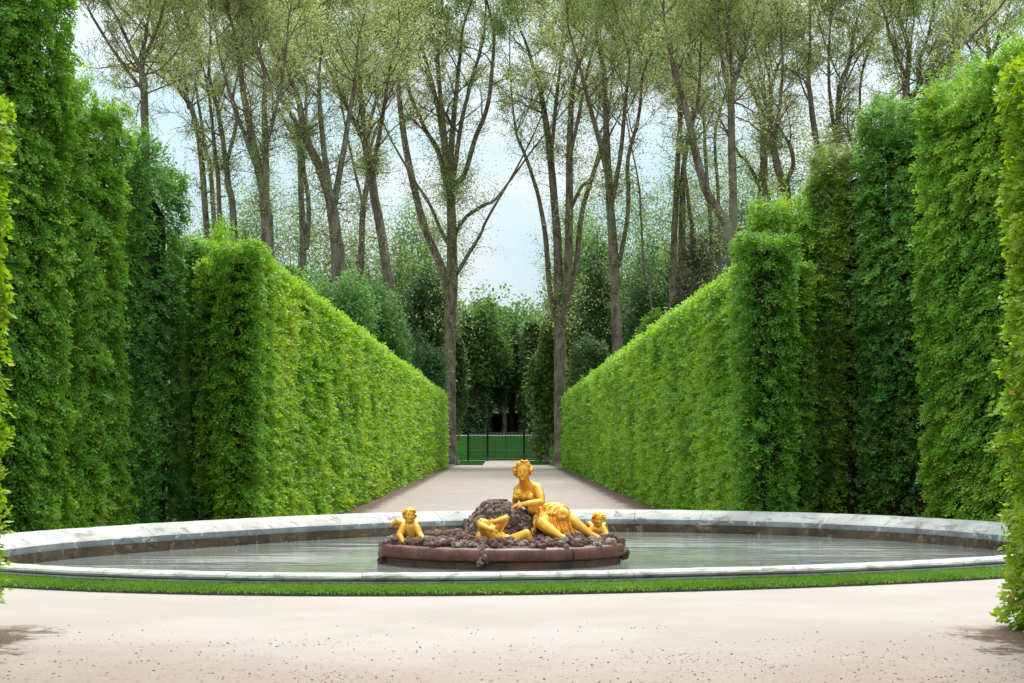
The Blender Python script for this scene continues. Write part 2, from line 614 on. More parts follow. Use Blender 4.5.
# ------------------------------------------------------------------ tubes
class Tubes:
    def __init__(self):
        self.v, self.f, self.n = [], [], 0

    def add(self, pts, rad, k=6):
        pts = np.asarray(pts, float)
        rad = np.asarray(rad, float)
        m = len(pts)
        tg = np.gradient(pts, axis=0)
        tg = nrm(tg)
        ref = np.array([0.31, 0.95, 0.07])
        s1 = nrm(np.cross(tg, ref))
        s2 = np.cross(tg, s1)
        a = np.arange(k) * 2 * np.pi / k
        ring = pts[:, None] + rad[:, None, None] * (np.cos(a)[None, :, None] * s1[:, None] + np.sin(a)[None, :, None] * s2[:, None])
        self.v.append(ring.reshape(-1, 3))
        i = np.arange(m - 1)[:, None] * k
        j = np.arange(k)[None]
        j2 = (np.arange(k)[None] + 1) % k
        q = np.stack([i + j, i + j2, i + k + j2, i + k + j], -1).reshape(-1, 4) + self.n
        self.f.append(q)
        self.n += m * k

    def mesh(self):
        return mesh(np.concatenate(self.v), np.concatenate(self.f), smooth=True)


def smooth_line(p, n):
    """Catmull-Rom through p, n points per span"""
    p = np.asarray(p, float)
    q = np.vstack([2 * p[0] - p[1], p, 2 * p[-1] - p[-2]])
    out = []
    for i in range(1, len(q) - 2):
        for t in np.linspace(0, 1, n, endpoint=False):
            a, b, c, d = q[i - 1], q[i], q[i + 1], q[i + 2]
            out.append(.5 * (2 * b + (c - a) * t + (2 * a - 5 * b + 4 * c - d) * t * t + (3 * b - a - 3 * c + d) * t ** 3))
    out.append(p[-1])
    return np.array(out)


def branch_line(p0, d, L, n, wander, lift):
    pts = [np.array(p0)]
    d = np.array(d) / np.linalg.norm(d)
    for i in range(n):
        d = d + rng.normal(0, wander, 3) + np.array([0, 0, lift])
        d = d / np.linalg.norm(d)
        pts.append(pts[-1] + d * L / n)
    return np.array(pts)


def tall_tree(label, y, stems, top=-70, dens=1.0, leaf='plane_leaf', group='tall bare stemmed trees along the end of the alley', low=1.0):
    """a tall plane tree: stems traced as (px, py, width px) lists; crown of twigs and small leaves above"""
    m = y / F
    root = thing('tall_tree', label, 'tree', group)
    T = Tubes()
    LC, LA, LV, LS = [], [], [], []

    def leaves(line, num, sc, tone):
        t = rng.uniform(.15, 1, num) * (len(line) - 1)
        i = np.minimum(t.astype(int), len(line) - 2)
        p = line[i] + (line[i + 1] - line[i]) * (t - i)[:, None]
        p = p + rng.normal(0, 1, p.shape) * sc
        LC.append(p)
        LV.append(np.full(num, tone) + rng.normal(0, .18, num))

    def sub(line, rad, lev, L, tone, dl):
        num = {1: 7, 2: 5}[lev]
        for q in range(num):
            i = int(rng.uniform(.25, 1.0) * (len(line) - 1))
            i = min(max(i, 1), len(line) - 1)
            tg = line[i] - line[i - 1]
            tg = tg / np.linalg.norm(tg)
            d = tg * rng.uniform(.5, 1.0) + nrm(rng.normal(0, 1, 3)[None])[0] * .8
            l2 = L * rng.uniform(.35, .65)
            ln = branch_line(line[i], d, l2, 4 if lev == 1 else 3, .16, .06)
            r0 = max(.018, rad[i] * .45)
            rr = np.linspace(r0, max(.012, r0 * .35), len(ln))
            T.add(ln, rr, 4 if lev == 1 else 3)
            if lev == 1:
                leaves(ln, int(rng.poisson(16 * dl)), 2.8 * m, tone)
                sub(ln, rr, 2, l2, tone, dl)
            else:
                leaves(ln, int(rng.poisson(18 * dl)), 2.7 * m, tone)

    first = True
    LINES = []
    for st in stems:
        st = list(st)
        dy = rng.uniform(-2.0, 2.0) if not first else 0.0
        pts = []
        for j, (px, py, w) in enumerate(st):
            t = j / max(1, len(st) - 1)
            p = P(px, py, y)
            p[1] += dy * t
            pts.append(p)
        ws = [w * m * .44 for _, _, w in st]
        near_any = (not first) and min(np.min(np.linalg.norm(q_[:, [0, 2]] - pts[0][[0, 2]], axis=1)) for q_ in LINES) < 8 * m
        if not first and near_any:      # spring from the nearest point of the stems already built
            best = min(((np.linalg.norm(q_[j_, [0, 2]] - pts[0][[0, 2]]), q_[j_]) for q_ in LINES for j_ in range(len(q_))), key=lambda e_: e_[0])
            for p_ in pts:
                p_[1] += best[1][1] - y
            pts.insert(0, best[1] + (best[1] - pts[0]) * .3)
            ws.insert(0, ws[0] * 1.1)
        if first or not near_any:       # carry the trunk down to the ground
            b = pts[0].copy()
            g = float(terrain(b[0], y)) - .15
            if b[2] > g + .5:
                lean = (pts[0] - pts[1]) / max(.1, (pts[1] - pts[0])[2])
                b2 = pts[0] + np.array([lean[0] * .35, 0, -1]) * (pts[0][2] - g)
                b2[2] = g
                pts.insert(0, b2)
                ws.insert(0, ws[0] * 1.18)
        # carry the stem up into the crown
        d = pts[-1] - pts[-2]
        d = d / np.linalg.norm(d)
        ztop = P(0, top + rng.uniform(-25, 40), y)[2]
        e = pts[-1]
        nup = 4
        for q in range(nup):
            d = d * .8 + np.array([rng.normal(0, .16), rng.normal(0, .16), .22])
            d = d / np.linalg.norm(d)
            if ztop - e[2] < 1:
                break
            e = e + d * (ztop - pts[-1][2] if q == 0 else 0) * 0 + d * max(1.0, (ztop - e[2]) / (nup - q))
            pts.append(e)
            ws.append(max(.03, ws[-1] * .66))
        line = smooth_line(pts, 5)
        rad = np.interp(np.linspace(0, len(pts) - 1, len(line)), np.arange(len(pts)), ws)
        wob = np.cumsum(rng.normal(0, .05, (len(line), 3)), 0) * np.linspace(0, 1, len(line))[:, None]
        wob[:, 2] = 0
        line = line + wob
        if first:
            hgt = line[:, 2] - line[0, 2]
            rad = rad * (1 + .55 * np.exp(-np.maximum(hgt, 0) / .9))
        T.add(line, rad, 9 if first else 7)
        LINES.append(np.concatenate([line[:-1] + (line[1:] - line[:-1]) * f_ for f_ in np.linspace(0, 1, 7)]))
        # the boughs
        py = HZ - (line[:, 2] - EYE) / m
        cand = np.where(py < 150)[0]
        nb = int(14 * dens)
        wt_ = np.clip((190 - py[cand]) / 120, .12, .8) * (py[cand] > -45)+ 1e-4
        wt_ = wt_ / max(wt_.sum(), 1e-6)
        if len(cand) > 2:
            for q in range(nb):
                i = int(rng.choice(cand, p=wt_))
                i = max(1, i)
                tg = line[i] - line[i - 1]
                tg = tg / np.linalg.norm(tg)
                out = rng.normal(0, 1, 3)
                out[2] = abs(out[2]) * .3
                out = out / np.linalg.norm(out)
                d0 = tg * .6 + out * .85
                hi = np.clip((150 - py[i]) / 110, 0.0, 1)
                L = rng.uniform(38, 88) * m * (.75 + .25 * hi)
                ln = branch_line(line[i], d0, L, 6, .13, .07)
                r0 = max(.03, min(rad[i] * .42, 1.1 * m))
                rr = np.linspace(r0, max(.02, r0 * .25), len(ln))
                T.add(ln, rr, 5)
                dl = (.15 + 1.15 * hi) * dens
                sub(ln, rr, 1, L, .5, dl)
        # thin leafy shoots low on the stem
        cand = np.where((py > 120) & (py < 340))[0]
        if len(cand) > 2:
            for q in range(int(20 * low)):
                i = max(1, int(rng.choice(cand)))
                out = rng.normal(0, 1, 3)
                out[2] = rng.uniform(-.1, .5)
                L = rng.uniform(8, 30) * m
                ln = branch_line(line[i], out, L, 4, .2, .05)
                T.add(ln, np.linspace(.05, .015, len(ln)), 3)
                leaves(ln, 26, 6.5 * m, .12)
                for r in range(2):
                    l3 = branch_line(ln[rng.integers(1, len(ln))], rng.normal(0, 1, 3), L * .5, 3, .2, .0)
                    T.add(l3, np.linspace(.03, .012, len(l3)), 3)
                    leaves(l3, 16, 6.0 * m, .12)
        first = False
    obj('trunk', T.mesh(), M['bark'], root)
    c = np.concatenate(LC)
    v = np.concatenate(LV)
    nL = len(c)
    L = rng.uniform(1.1, 2.3, nL) * m
    q = leaf_quads(c, rng.normal(0, 1, (nL, 3)), rng.normal(0, 1, (nL, 3)) + np.array([0, 0, .8]), L, L * .72)
    obj('crown', leaf_mesh(q, v), M[leaf], root)
    return root


def clump_tree(name, label, cat, group, y, base_px, cpx, cpy, rx, rz, mat, nleaf=5000, nclump=26, ls=3.2, tone=.45, ry=None,
               trunk_w=6, cone=0.0, sky=0.0):
    """a leafy tree: limbs reach into leaf clumps spread through the crown's volume. Sizes in photo pixels at distance y."""
    m = y / F
    root = thing(name, label, cat, group)
    cen = P(cpx, cpy, y)
    R = np.array([rx * m, (ry or rx) * m, rz * m])
    T = Tubes()
    bx = (base_px - VX) / F * y
    g = float(terrain(bx, y))
    base = np.array([bx, y, g - .15])
    fork = np.array([(bx + cen[0]) / 2, y, max(g + .8, cen[2] - R[2] * .75)])
    T.add(smooth_line([base, (base + fork) / 2 + rng.normal(0, .12, 3), fork], 4), np.linspace(trunk_w * m * .6, trunk_w * m * .4, 9), 8)
    Q, V = [], []
    for i in range(nclump):
        d = nrm(rng.normal(0, 1, (1, 3)))[0]
        rr = rng.uniform(.25, .95) ** .6
        if cone:
            hz = rng.uniform(-1, 1)
            d = nrm(np.array([[rng.normal(), rng.normal(), 0]]))[0] * (1 - (hz + 1) / 2 * cone)
            d[2] = 0
            off = d * rr * .8
            off[2] = hz * .9
        else:
            off = d * rr * .82
        c = cen + off * R
        if c[2] < g + .5:
            c[2] = g + rng.uniform(.4, 1.2)
        cr = R * rng.uniform(.26, .46)
        cr = np.maximum(cr, .25)
        mid = (fork + c) / 2 + rng.normal(0, .06, 3) * R
        if i < 12:
            T.add(smooth_line([fork, mid, c], 3), np.linspace(trunk_w * m * .22, .02, 7), 4)
        n = int(nleaf / nclump)
        dd = nrm(rng.normal(0, 1, (n, 3)))
        dd[:, 2] = dd[:, 2] * .9 + .15
        rad = rng.uniform(.35, 1.08, (n, 1)) ** .5
        p = c + dd * rad * cr
        L = rng.uniform(.7, 1.3, n) * ls * m
        ax = dd + rng.normal(0, .6, (n, 3)) - np.array([0, 0, .3])
        nr = np.array([0, 0, .9]) + dd * .6 + rng.normal(0, .45, (n, 3))
        Q.append(leaf_quads(p, ax, nr, L, L * .62))
        V.append(np.full(n, tone + rng.normal(0, .08)) + rng.normal(0, .15, n))
    obj('trunk', T.mesh(), M['bark'], root)
    obj('crown', leaf_mesh(np.concatenate(Q), np.concatenate(V)), M[mat], root)
    return root


# ------------------------------------------------------------------ the basin's outline
BC = np.array([.8, 32.75])
_co = [10.325, .153, -.014, .002, 1.009, .066, -.46]


def basin_r(t):
    r = _co[0] + 0 * t
    for k_ in (1, 2, 3):
        r = r + _co[2 * k_ - 1] * np.cos(k_ * t) + _co[2 * k_] * np.sin(k_ * t)
    return r


NB = 36 * 10
_t = np.linspace(0, 2 * np.pi, NB * 8 + 1)
_p = BC + np.c_[np.cos(_t), np.sin(_t)] * basin_r(_t)[:, None]
_s = np.r_[0, np.cumsum(np.linalg.norm(np.diff(_p, axis=0), axis=1))]
PERIM = _s[-1]
RIM = np.c_[np.interp(np.arange(NB) * PERIM / NB, _s, _p[:, 0]), np.interp(np.arange(NB) * PERIM / NB, _s, _p[:, 1])]
_e = np.roll(RIM, -1, 0) - np.roll(RIM, 1, 0)
RN = nrm(np.c_[_e[:, 1], -_e[:, 0]])      # outward


def rim(off):
    return RIM + RN * off


def ring_strip(profile, idx=None, closed=True):
    """sweep profile [(offset outward, z)] along the outline; returns verts, faces"""
    idx = np.arange(NB) if idx is None else idx
    k = len(profile)
    v = np.stack([np.c_[rim(o)[idx % NB], np.full(len(idx), z)] for o, z in profile], 1)
    n = len(idx)
    f = []
    rngn = range(n) if closed else range(n - 1)
    for i in rngn:
        for j in range(k - 1):
            a = i * k + j
            b = ((i + 1) % n) * k + j
            f.append([a, b, b + 1, a + 1])
    return v.reshape(-1, 3), np.array(f)


# ------------------------------------------------------------------ ground
def build_ground():
    offs = [-.15, .3, .68, 1.0]
    d = 1.0
    while d < 950:
        d += .7 if d < 14 else (1.6 if d < 45 else (4 if d < 330 else 40))
        offs.append(d)
    sub = np.arange(0, NB, 2)
    base = RIM[sub]
    dirn = nrm(base - BC)
    nr = nrm(RN[sub] * .5 + dirn * .5)
    V = []
    for o in offs:
        p = base + (nr if o < 3 else dirn) * o
        x, y = p[:, 0], p[:, 1]
        z = terrain(x, y)
        if o <= 2.5:
            z = np.where(y > 38, np.maximum(z, z), z)
        V.append(np.c_[x, y, z])
    n = len(sub)
    F_ = []
    for i in range(len(offs) - 1):
        a = np.arange(n) + i * n
        b = (np.arange(n) + 1) % n + i * n
        F_.append(np.stack([a, a + n, b + n, b], -1))
    o = obj('ground', mesh(np.concatenate(V), np.concatenate(F_), smooth=True), M['gravel'])
    tag(o, 'pale pinkish gravel ground round the basin and down the alley', 'ground', kind='structure')


build_ground()


def sheet(name, label, cat, xs, ys, mat, lift=.012, mask=None):
    X, Y = np.meshgrid(xs, ys)
    v = np.c_[X.ravel(), Y.ravel(), (terrain(X, Y) + lift).ravel()]
    nx = len(xs)
    f = []
    for j in range(len(ys) - 1):
        for i in range(nx - 1):
            f.append([j * nx + i, j * nx + i + 1, (j + 1) * nx + i + 1, (j + 1) * nx + i])
    o = obj(name, mesh(v, np.array(f), smooth=True), mat)
    return tag(o, label, cat, kind='structure')


sheet('lawn', 'dark green lawn rising beyond the iron gate', 'lawn', np.linspace(-60, 60, 60), np.linspace(231.5, 420, 80), M['lawn'])
sheet('lawn', 'strip of grass left of the path before the iron gate', 'lawn', np.linspace(-5.6, -2.3, 12), np.linspace(193, 231.5, 20), M['lawn'])
sheet('lawn', 'strip of grass right of the path before the iron gate', 'lawn', np.linspace(2.4, 6.0, 12), np.linspace(193, 231.5, 20), M['lawn'])
sheet('path', 'pale cross path beyond the lawn behind the gate', 'path', np.linspace(-30, 30, 30), np.linspace(309, 322, 8), M['path'], .03)

# ------------------------------------------------------------------ turf ring and its blades
v, f = ring_strip([(.745, -.02), (.73, .04), (.68, .052), (.3, .068), (-.08, .075)])
v[:, 2] += terrain(v[:, 0], v[:, 1])
o = obj('turf_bank', mesh(v, f[:, ::-1], smooth=True), M['soil'])
tag(o, 'low bank of turf soil round the stone basin', 'turf bank', kind='structure')


def build_turf():
    n = 230000
    i = rng.uniform(0, NB, n)
    yy = RIM[i.astype(int) % NB, 1]
    keep = (yy < 29) | (rng.uniform(0, 1, n) < .22)
    i = i[keep]
    n = len(i)
    i0 = i.astype(int) % NB
    fr = (i - np.floor(i))[:, None]
    p = RIM[i0] * (1 - fr) + RIM[(i0 + 1) % NB] * fr
    nr = RN[i0]
    o_ = rng.uniform(-.06, .752, n)
    o_ = o_ + np.where(o_ > .6, rng.normal(0, .03, n), 0)
    xy = p + nr * o_[:, None]
    z = np.interp(o_, [-.1, .3, .64, .70, .78], [.075, .07, .055, .045, .02]) + terrain(xy[:, 0], xy[:, 1])
    h = rng.uniform(.022, .055, n)
    c = np.c_[xy, z + h * .45]
    ax = np.c_[rng.normal(0, .35, n), rng.normal(0, .35, n), np.ones(n)] + np.c_[nr * np.where(o_ > .6, .5, .0)[:, None], np.zeros(n)]
    tone = .5 + (vnoise(xy[:, 0] / .8, xy[:, 1] / .8, 3) - .5) * .5 + rng.normal(0, .16, n)
    q = leaf_quads(c, ax, rng.normal(0, 1, (n, 3)), h, np.full(n, .018), .0)
    o = obj('grass', leaf_mesh(q, tone), M['turf_blade'])
    tag(o, 'short bright green grass edging the stone basin', 'grass', kind='stuff')


build_turf()


# ------------------------------------------------------------------ fountain basin
basin = thing('fountain_basin', 'large round stone fountain basin with pale coping holding water', 'fountain basin')
CAP = [(-.03, .135, 1), (.045, .150, 0), (.062, .178, 0), (.045, .205, 0), (0, .222, 0), (-.07, .231, 0), (-.30, .226, 0), (-.52, .165, 0),
       (-.70, .060, 0), (-.735, .030, 0), (-.75, .015, 1), (-.755, -.145, 1), (-.72, -.150, 1), (-.05, -.150, 1)]
NS = 36
for s_ in range(NS):
    idx = np.arange(s_ * 10, s_ * 10 + 11)
    k = len(CAP)
    jz = rng.normal(0, .003)
    V = []
    for q, i in enumerate(idx):
        i0 = i % NB
        tang = np.array([-RN[i0][1], RN[i0][0]])
        gap = .005 if q == 0 else (-.005 if q == len(idx) - 1 else 0)
        for (o_, z, mi) in CAP:
            p = RIM[i0] + RN[i0] * (o_ + rng.normal(0, .002)) + tang * gap
            V.append([p[0], p[1], z + jz + rng.normal(0, .0016)])
    fs, mi_ = [], []
    for q in range(len(idx) - 1):
        for j in range(k):
            a, b = q * k + j, (q + 1) * k + j
            j2 = (j + 1) % k
            fs.append([a, q * k + j2, (q + 1) * k + j2, b])
            mi_.append(1 if (CAP[j][2] == 1 and CAP[j2][2] == 1) else 0)
    me = mesh(np.array(V), np.array(fs), smooth=False, midx=mi_)
    import bmesh
    bm = bmesh.new()
    bm.from_mesh(me)
    bm.verts.ensure_lookup_table()
    for q in (0, len(idx) - 1):
        try:
            bm.faces.new([bm.verts[q * k + j] for j in (range(k) if q else reversed(range(k)))])
        except ValueError:
            pass
    bmesh.ops.recalc_face_normals(bm, faces=bm.faces)
    bm.to_mesh(me)
    bm.free()
    obj('coping_stone', me, [M['cap'], M['lip']], basin)
v, f = ring_strip([(.015, -1.1), (.015, .13), (-.1, .134)])
obj('outer_plinth', mesh(v, f, smooth=False), M['plinth'], basin)
v, f = ring_strip([(-.80, -.8), (-.80, -.1)])
obj('inner_wall', mesh(v, f[:, ::-1], smooth=False), M['wall'], basin)
pts = rim(-.79)
obj('basin_floor', mesh(np.vstack([np.c_[pts, np.full(NB, -.8)], [[BC[0], BC[1], -.8]]]),
                        np.array([[i, (i + 1) % NB, NB] for i in range(NB)])), M['under'], basin)
pts = rim(-.795)
w = obj('water', mesh(np.vstack([np.c_[pts, np.full(NB, -.30)], [[BC[0], BC[1], -.30]]]),
                      np.array([[i, (i + 1) % NB, NB] for i in range(NB)])), M['water'])
tag(w, 'still dark water in the stone basin reflecting sky and hedges', 'water', kind='structure')


# ------------------------------------------------------------------ island
def ico(sub):
    import bmesh
    bm = bmesh.new()
    bmesh.ops.create_icosphere(bm, subdivisions=sub, radius=1)
    v = np.array([q.co[:] for q in bm.verts])
    f = np.array([[q.index for q in fc.verts] for fc in bm.faces])
    bm.free()
    return v, f


IV, IF = ico(3)
IV1, IF1 = ico(2)


def vnoise3(p, seed):
    return (vnoise(p[:, 0] + p[:, 2] * .7, p[:, 1] - p[:, 2] * .6, seed) + vnoise(p[:, 1] + 3.1, p[:, 2] + p[:, 0] * .5, seed + 1)) / 2


def lumps(cs, rs, seed, flat=.85, fine=True, amp=.8):
    iv, if_ = (IV, IF) if fine else (IV1, IF1)
    V, Fc, A = [], [], []
    for i, (c, r) in enumerate(zip(cs, rs)):
        a = rng.uniform(0, 6.28, 3)
        rot = np.array(__import__('mathutils').Euler(a).to_matrix())
        n = vnoise3(iv * 1.9 + i * 7.3, seed) + .9 * vnoise3(iv * 5.2 + i * 3.1, seed + 3) - .9
        p = (iv * (1 + amp * n)[:, None]) @ rot.T
        p = p * r * np.array([1, 1, flat])
        V.append(p + c)
        Fc.append(if_ + i * len(iv))
        A.append(np.full(len(if_), rng.uniform(0, 1)))
    return mesh(np.concatenate(V), np.concatenate(Fc), {'var': np.concatenate(A)}, smooth=True)


IC = np.array([-.02, 32.5])
isl = thing('rock_island', 'round red marble island heaped with grey shell rocks in the middle of the basin', 'fountain island')


def lathe(prof, n=96, c=IC):
    a = np.arange(n) * 2 * np.pi / n
    k = len(prof)
    v = np.array([[c[0] + r * np.cos(t), c[1] + r * np.sin(t), z] for t in a for r, z in prof])
    f = np.array([[i * k + j, ((i + 1) % n) * k + j, ((i + 1) % n) * k + j + 1, i * k + j + 1] for i in range(n) for j in range(k - 1)])
    return v, f


v, f = lathe([(2.24, -.75), (2.25, -.17)])
obj('island_base', mesh(v, f, smooth=True), M['under'], isl)
# the marble band, in blocks with joints and small waves
BLK = np.cumsum([0, 1.0, .7, 1.25, .85, 1.1, .95, .6, 1.2, .9, 1.05, .75])
BLK = BLK / BLK[-1]
for s_ in range(11):
    n = 10
    prof = [(2.20, -.165), (2.31, -.160), (2.345, -.12), (2.35, -.03), (2.335, .035), (2.29, .068), (2.1, .075), (1.6, .07)]
    k = len(prof)
    a = (BLK[s_] + (BLK[s_ + 1] - BLK[s_]) * np.linspace(.0015, .9985, n)) * 2 * np.pi + .1
    jr = rng.normal(0, .012)
    V = np.array([[IC[0] + (r + jr + .02 * (vnoise(np.array([t * 9]), np.array([z * 4]), 5)[0] - .5)) * np.cos(t),
                   IC[1] + (r + jr) * np.sin(t), z + .012 * (vnoise(np.array([t * 7]), np.array([0.]), 8)[0] - .5)] for t in a for r, z in prof])
    fs = np.array([[i * k + j, (i + 1) * k + j, (i + 1) * k + j + 1, i * k + j + 1] for i in range(n - 1) for j in range(k - 1)])
    obj('marble_block', mesh(V, fs, smooth=True), M['marble'], isl)

v, f = lathe([(2.25, -.16), (2.315, -.11), (2.315, -.02), (2.27, .05)])
obj('marble_core', mesh(v, f, smooth=True), M['marble'], isl)
# gravelly bed of broken coral
nr_, na_ = 34, 120
R_, A_ = np.meshgrid(np.linspace(0, 2.12, nr_), np.arange(na_) * 2 * np.pi / na_, indexing='ij')
X_, Y_ = IC[0] + R_ * np.cos(A_), IC[1] + R_ * np.sin(A_)
Z_ = .07 + .17 * (1 - (R_ / 2.12) ** 2) + .06 * (vnoise(X_ * 6, Y_ * 6, 4) - .5) + .04 * (vnoise(X_ * 15, Y_ * 15, 6) - .5)
V = np.c_[X_.ravel(), Y_.ravel(), Z_.ravel()]
fs = np.array([[i * na_ + j, (i + 1) * na_ + j, (i + 1) * na_ + (j + 1) % na_, i * na_ + (j + 1) % na_] for i in range(nr_ - 1) for j in range(na_)])
obj('coral_bed', mesh(V, fs, {'var': rng.uniform(.2, .6, len(fs))}, smooth=True), M['red_rock'], isl)


def bed_z(x, y):
    r = np.hypot(x - IC[0], y - IC[1])
    return .07 + .17 * (1 - (r / 2.12) ** 2)


cs, rs = [], []
for i in range(520):          # small red brown pieces over the bed
    r = 2.1 * math.sqrt(rng.uniform(0, 1))
    a = rng.uniform(0, 6.283)
    x, y = IC[0] + r * math.cos(a), IC[1] + r * math.sin(a)
    cs.append([x, y, float(bed_z(x, y)) + .02])
    rs.append(rng.uniform(.03, .075))
obj('coral_rubble', lumps(cs, rs, 21, .8, False), M['red_rock'], isl)['kind'] = 'stuff'
cs, rs = [], []
for i in range(300):          # wreath of grey shells near the edge
    a = i / 300 * 6.283 + rng.normal(0, .01)
    r = rng.normal(2.03, .09) if i % 2 else rng.normal(1.86, .10)
    x, y = IC[0] + r * math.cos(a), IC[1] + r * math.sin(a)
    rr = rng.uniform(.04, .085) * (1.15 if math.sin(a) < 0 else 1)
    if -.95 < a - 4.95 < -.05 and rng.uniform() < .0:
        continue
    if -.05 < x < .85 and y < IC[1] - 1.2:
        if rng.uniform() < .55:
            continue
        rr *= .8
    cs.append([x, y, float(bed_z(x, y)) + rr * .45])
    rs.append(rr)
for (px, py, yy, rr) in ((482, 551, 30.28, .085), (484, 557, 30.2, .075), (480, 563, 30.2, .07), (487, 561, 30.22, .055), (385, 552, 31.9, .11), (383, 560, 32.0, .09), (389, 545, 31.9, .12),
                         (622, 550, 32.1, .11), (624, 556, 32.2, .08), (618, 543, 32.1, .11), (611, 540, 32.0, .12)):
    cs.append(P(px, py, yy))
    rs.append(rr)
obj('shell_wreath', lumps(cs, rs, 31, .85, True, 1.15), M['shell_rock'], isl)['kind'] = 'stuff'

# the rock mound in the middle
cs, rs = [], []
prof_px = [(465, 542), (469, 526), (475, 515), (481, 509), (487, 501), (495, 502), (505, 503), (515, 506), (524, 511), (532, 519), (538, 530), (543, 540)]
ppx = np.array([q[0] for q in prof_px], float)
ppy = np.array([q[1] for q in prof_px], float)
for i in range(560):
    px = rng.uniform(464, 541)
    zt = P(0, np.interp(px, ppx, ppy), 32.5)[2] - .07
    x = (px - VX) / F * 32.5
    t = rng.uniform(0, 1)
    zz = .12 + (zt - .12) * math.sqrt(t) if i % 3 else zt
    half = .62 * math.sqrt(max(.02, 1 - (zz - .1) / max(.15, zt - .05))) + .12
    half = min(half, .75)
    y = 32.5 + (rng.choice([-1, -1, -1, 1]) * half * rng.uniform(.8, 1.0)) if i % 3 else 32.5 + rng.uniform(-.2, .35)
    cs.append([x, y, zz])
    rs.append(rng.uniform(.045, .095))
cs += [[-.35, 32.55, .3], [0, 32.55, .35], [.3, 32.55, .3], [.5, 32.6, .15]]
rs += [.32, .36, .34, .25]
obj('rock_mound', lumps(cs, rs, 41, .9, True, 1.15), M['shell_rock'], isl)
# lead water pipe standing in the mound
v, f = lathe([(0.001, .80), (.10, .80), (.10, .855), (.185, .86), (.19, .80), (.19, .2)], 24, np.array([-.10, 32.85]))
obj('water_jet_pipe', mesh(v, f, smooth=False), M['lead'], isl)


# ------------------------------------------------------------------ gilded figures
class Fig:
    """a body as overlapping tapered limbs, merged into one continuous surface"""
    def __init__(self):
        self.v, self.f, self.n = [], [], 0
        self.dents = []

    def _add(self, v, f):
        self.v.append(v)
        self.f += [[q + self.n for q in fc] for fc in f]
        self.n += len(v)

    def cap(self, p0, p1, r0, r1, k=14):
        p0, p1 = np.asarray(p0, float), np.asarray(p1, float)
        d = p1 - p0
        L = np.linalg.norm(d)
        d = d / max(L, 1e-6)
        s1 = nrm(np.cross(d, [.3, .2, .93] if abs(d[2]) < .9 else [1, 0, 0]))
        s2 = np.cross(d, s1)
        st = []
        for a in np.linspace(-math.pi / 2 + .25, 0, 5):
            st.append((r0 * math.sin(a), r0 * math.cos(a)))
        st2 = [(L + r1 * math.sin(a), r1 * math.cos(a)) for a in np.linspace(0, math.pi / 2 - .25, 5)]
        st = st + st2
        a = np.arange(k) * 2 * np.pi / k
        v = np.array([p0 + d * t + r * (math.cos(q) * s1 + math.sin(q) * s2) for t, r in st for q in a])
        v = np.vstack([v, p0 - d * r0, p1 + d * r1])
        m = len(st)
        f = [[i * k + j, i * k + (j + 1) % k, (i + 1) * k + (j + 1) % k, (i + 1) * k + j] for i in range(m - 1) for j in range(k)]
        f += [[(j + 1) % k, j, m * k] for j in range(k)]
        f += [[(m - 1) * k + j, (m - 1) * k + (j + 1) % k, m * k + 1] for j in range(k)]
        self._add(v, f)

    def ell(self, c, r, rot=(0, 0, 0)):
        R = np.array(__import__('mathutils').Euler(rot).to_matrix())
        v = (IV * np.asarray(r)) @ R.T + np.asarray(c)
        self._add(v, IF.tolist())

    def chain(self, pts, rad):
        for i in range(len(pts) - 1):
            self.cap(pts[i], pts[i + 1], rad[i], rad[i + 1])

    def build(self, name, mat, parent, voxel=.012, smooth=4, folds=None):
        me = bpy.data.meshes.new(name)
        me.from_pydata(np.concatenate(self.v).tolist(), [], self.f)
        me.update()
        o = bpy.data.objects.new(name, me)
        C.objects.link(o)
        r = o.modifiers.new('r', 'REMESH')
        r.mode = 'VOXEL'
        r.voxel_size = voxel
        r.use_smooth_shade = True
        if smooth:
            s = o.modifiers.new('s', 'SMOOTH')
            s.factor = .5
            s.iterations = smooth
        dg = bpy.context.evaluated_depsgraph_get()
        ev = o.evaluated_get(dg)
        me2 = bpy.data.meshes.new_from_object(ev)
        o.modifiers.clear()
        o.data = me2
        bpy.data.meshes.remove(me)
        me2.materials.clear()
        me2.materials.append(mat)
        if self.dents and folds is None:
            def folds(co_, dn=self.dents):
                d_ = np.zeros(len(co_))
                for c_, r_, a_ in dn:
                    d_ -= a_ * np.exp(-((co_ - c_) ** 2).sum(1) / r_ ** 2)
                return d_
        if folds is not None:
            nv = len(me2.vertices)
            co_ = np.empty(nv * 3, np.float32)
            me2.vertices.foreach_get('co', co_)
            co_ = co_.reshape(-1, 3).astype(float)
            no_ = np.array([v_.normal[:] for v_ in me2.vertices])
            me2.vertices.foreach_set('co', (co_ + no_ * folds(co_)[:, None]).astype(np.float32).ravel())
            me2.update()
        for p in me2.polygons:
            p.use_smooth = True
        o.parent = parent
        return o


def frame(fwd, up=(0, 0, 1)):
    f = nrm(np.asarray(fwd, float))
    s = nrm(np.cross(f, up))
    u = np.cross(s, f)
    return s, f, u       # right-hand side of the figure's own view, forward, up


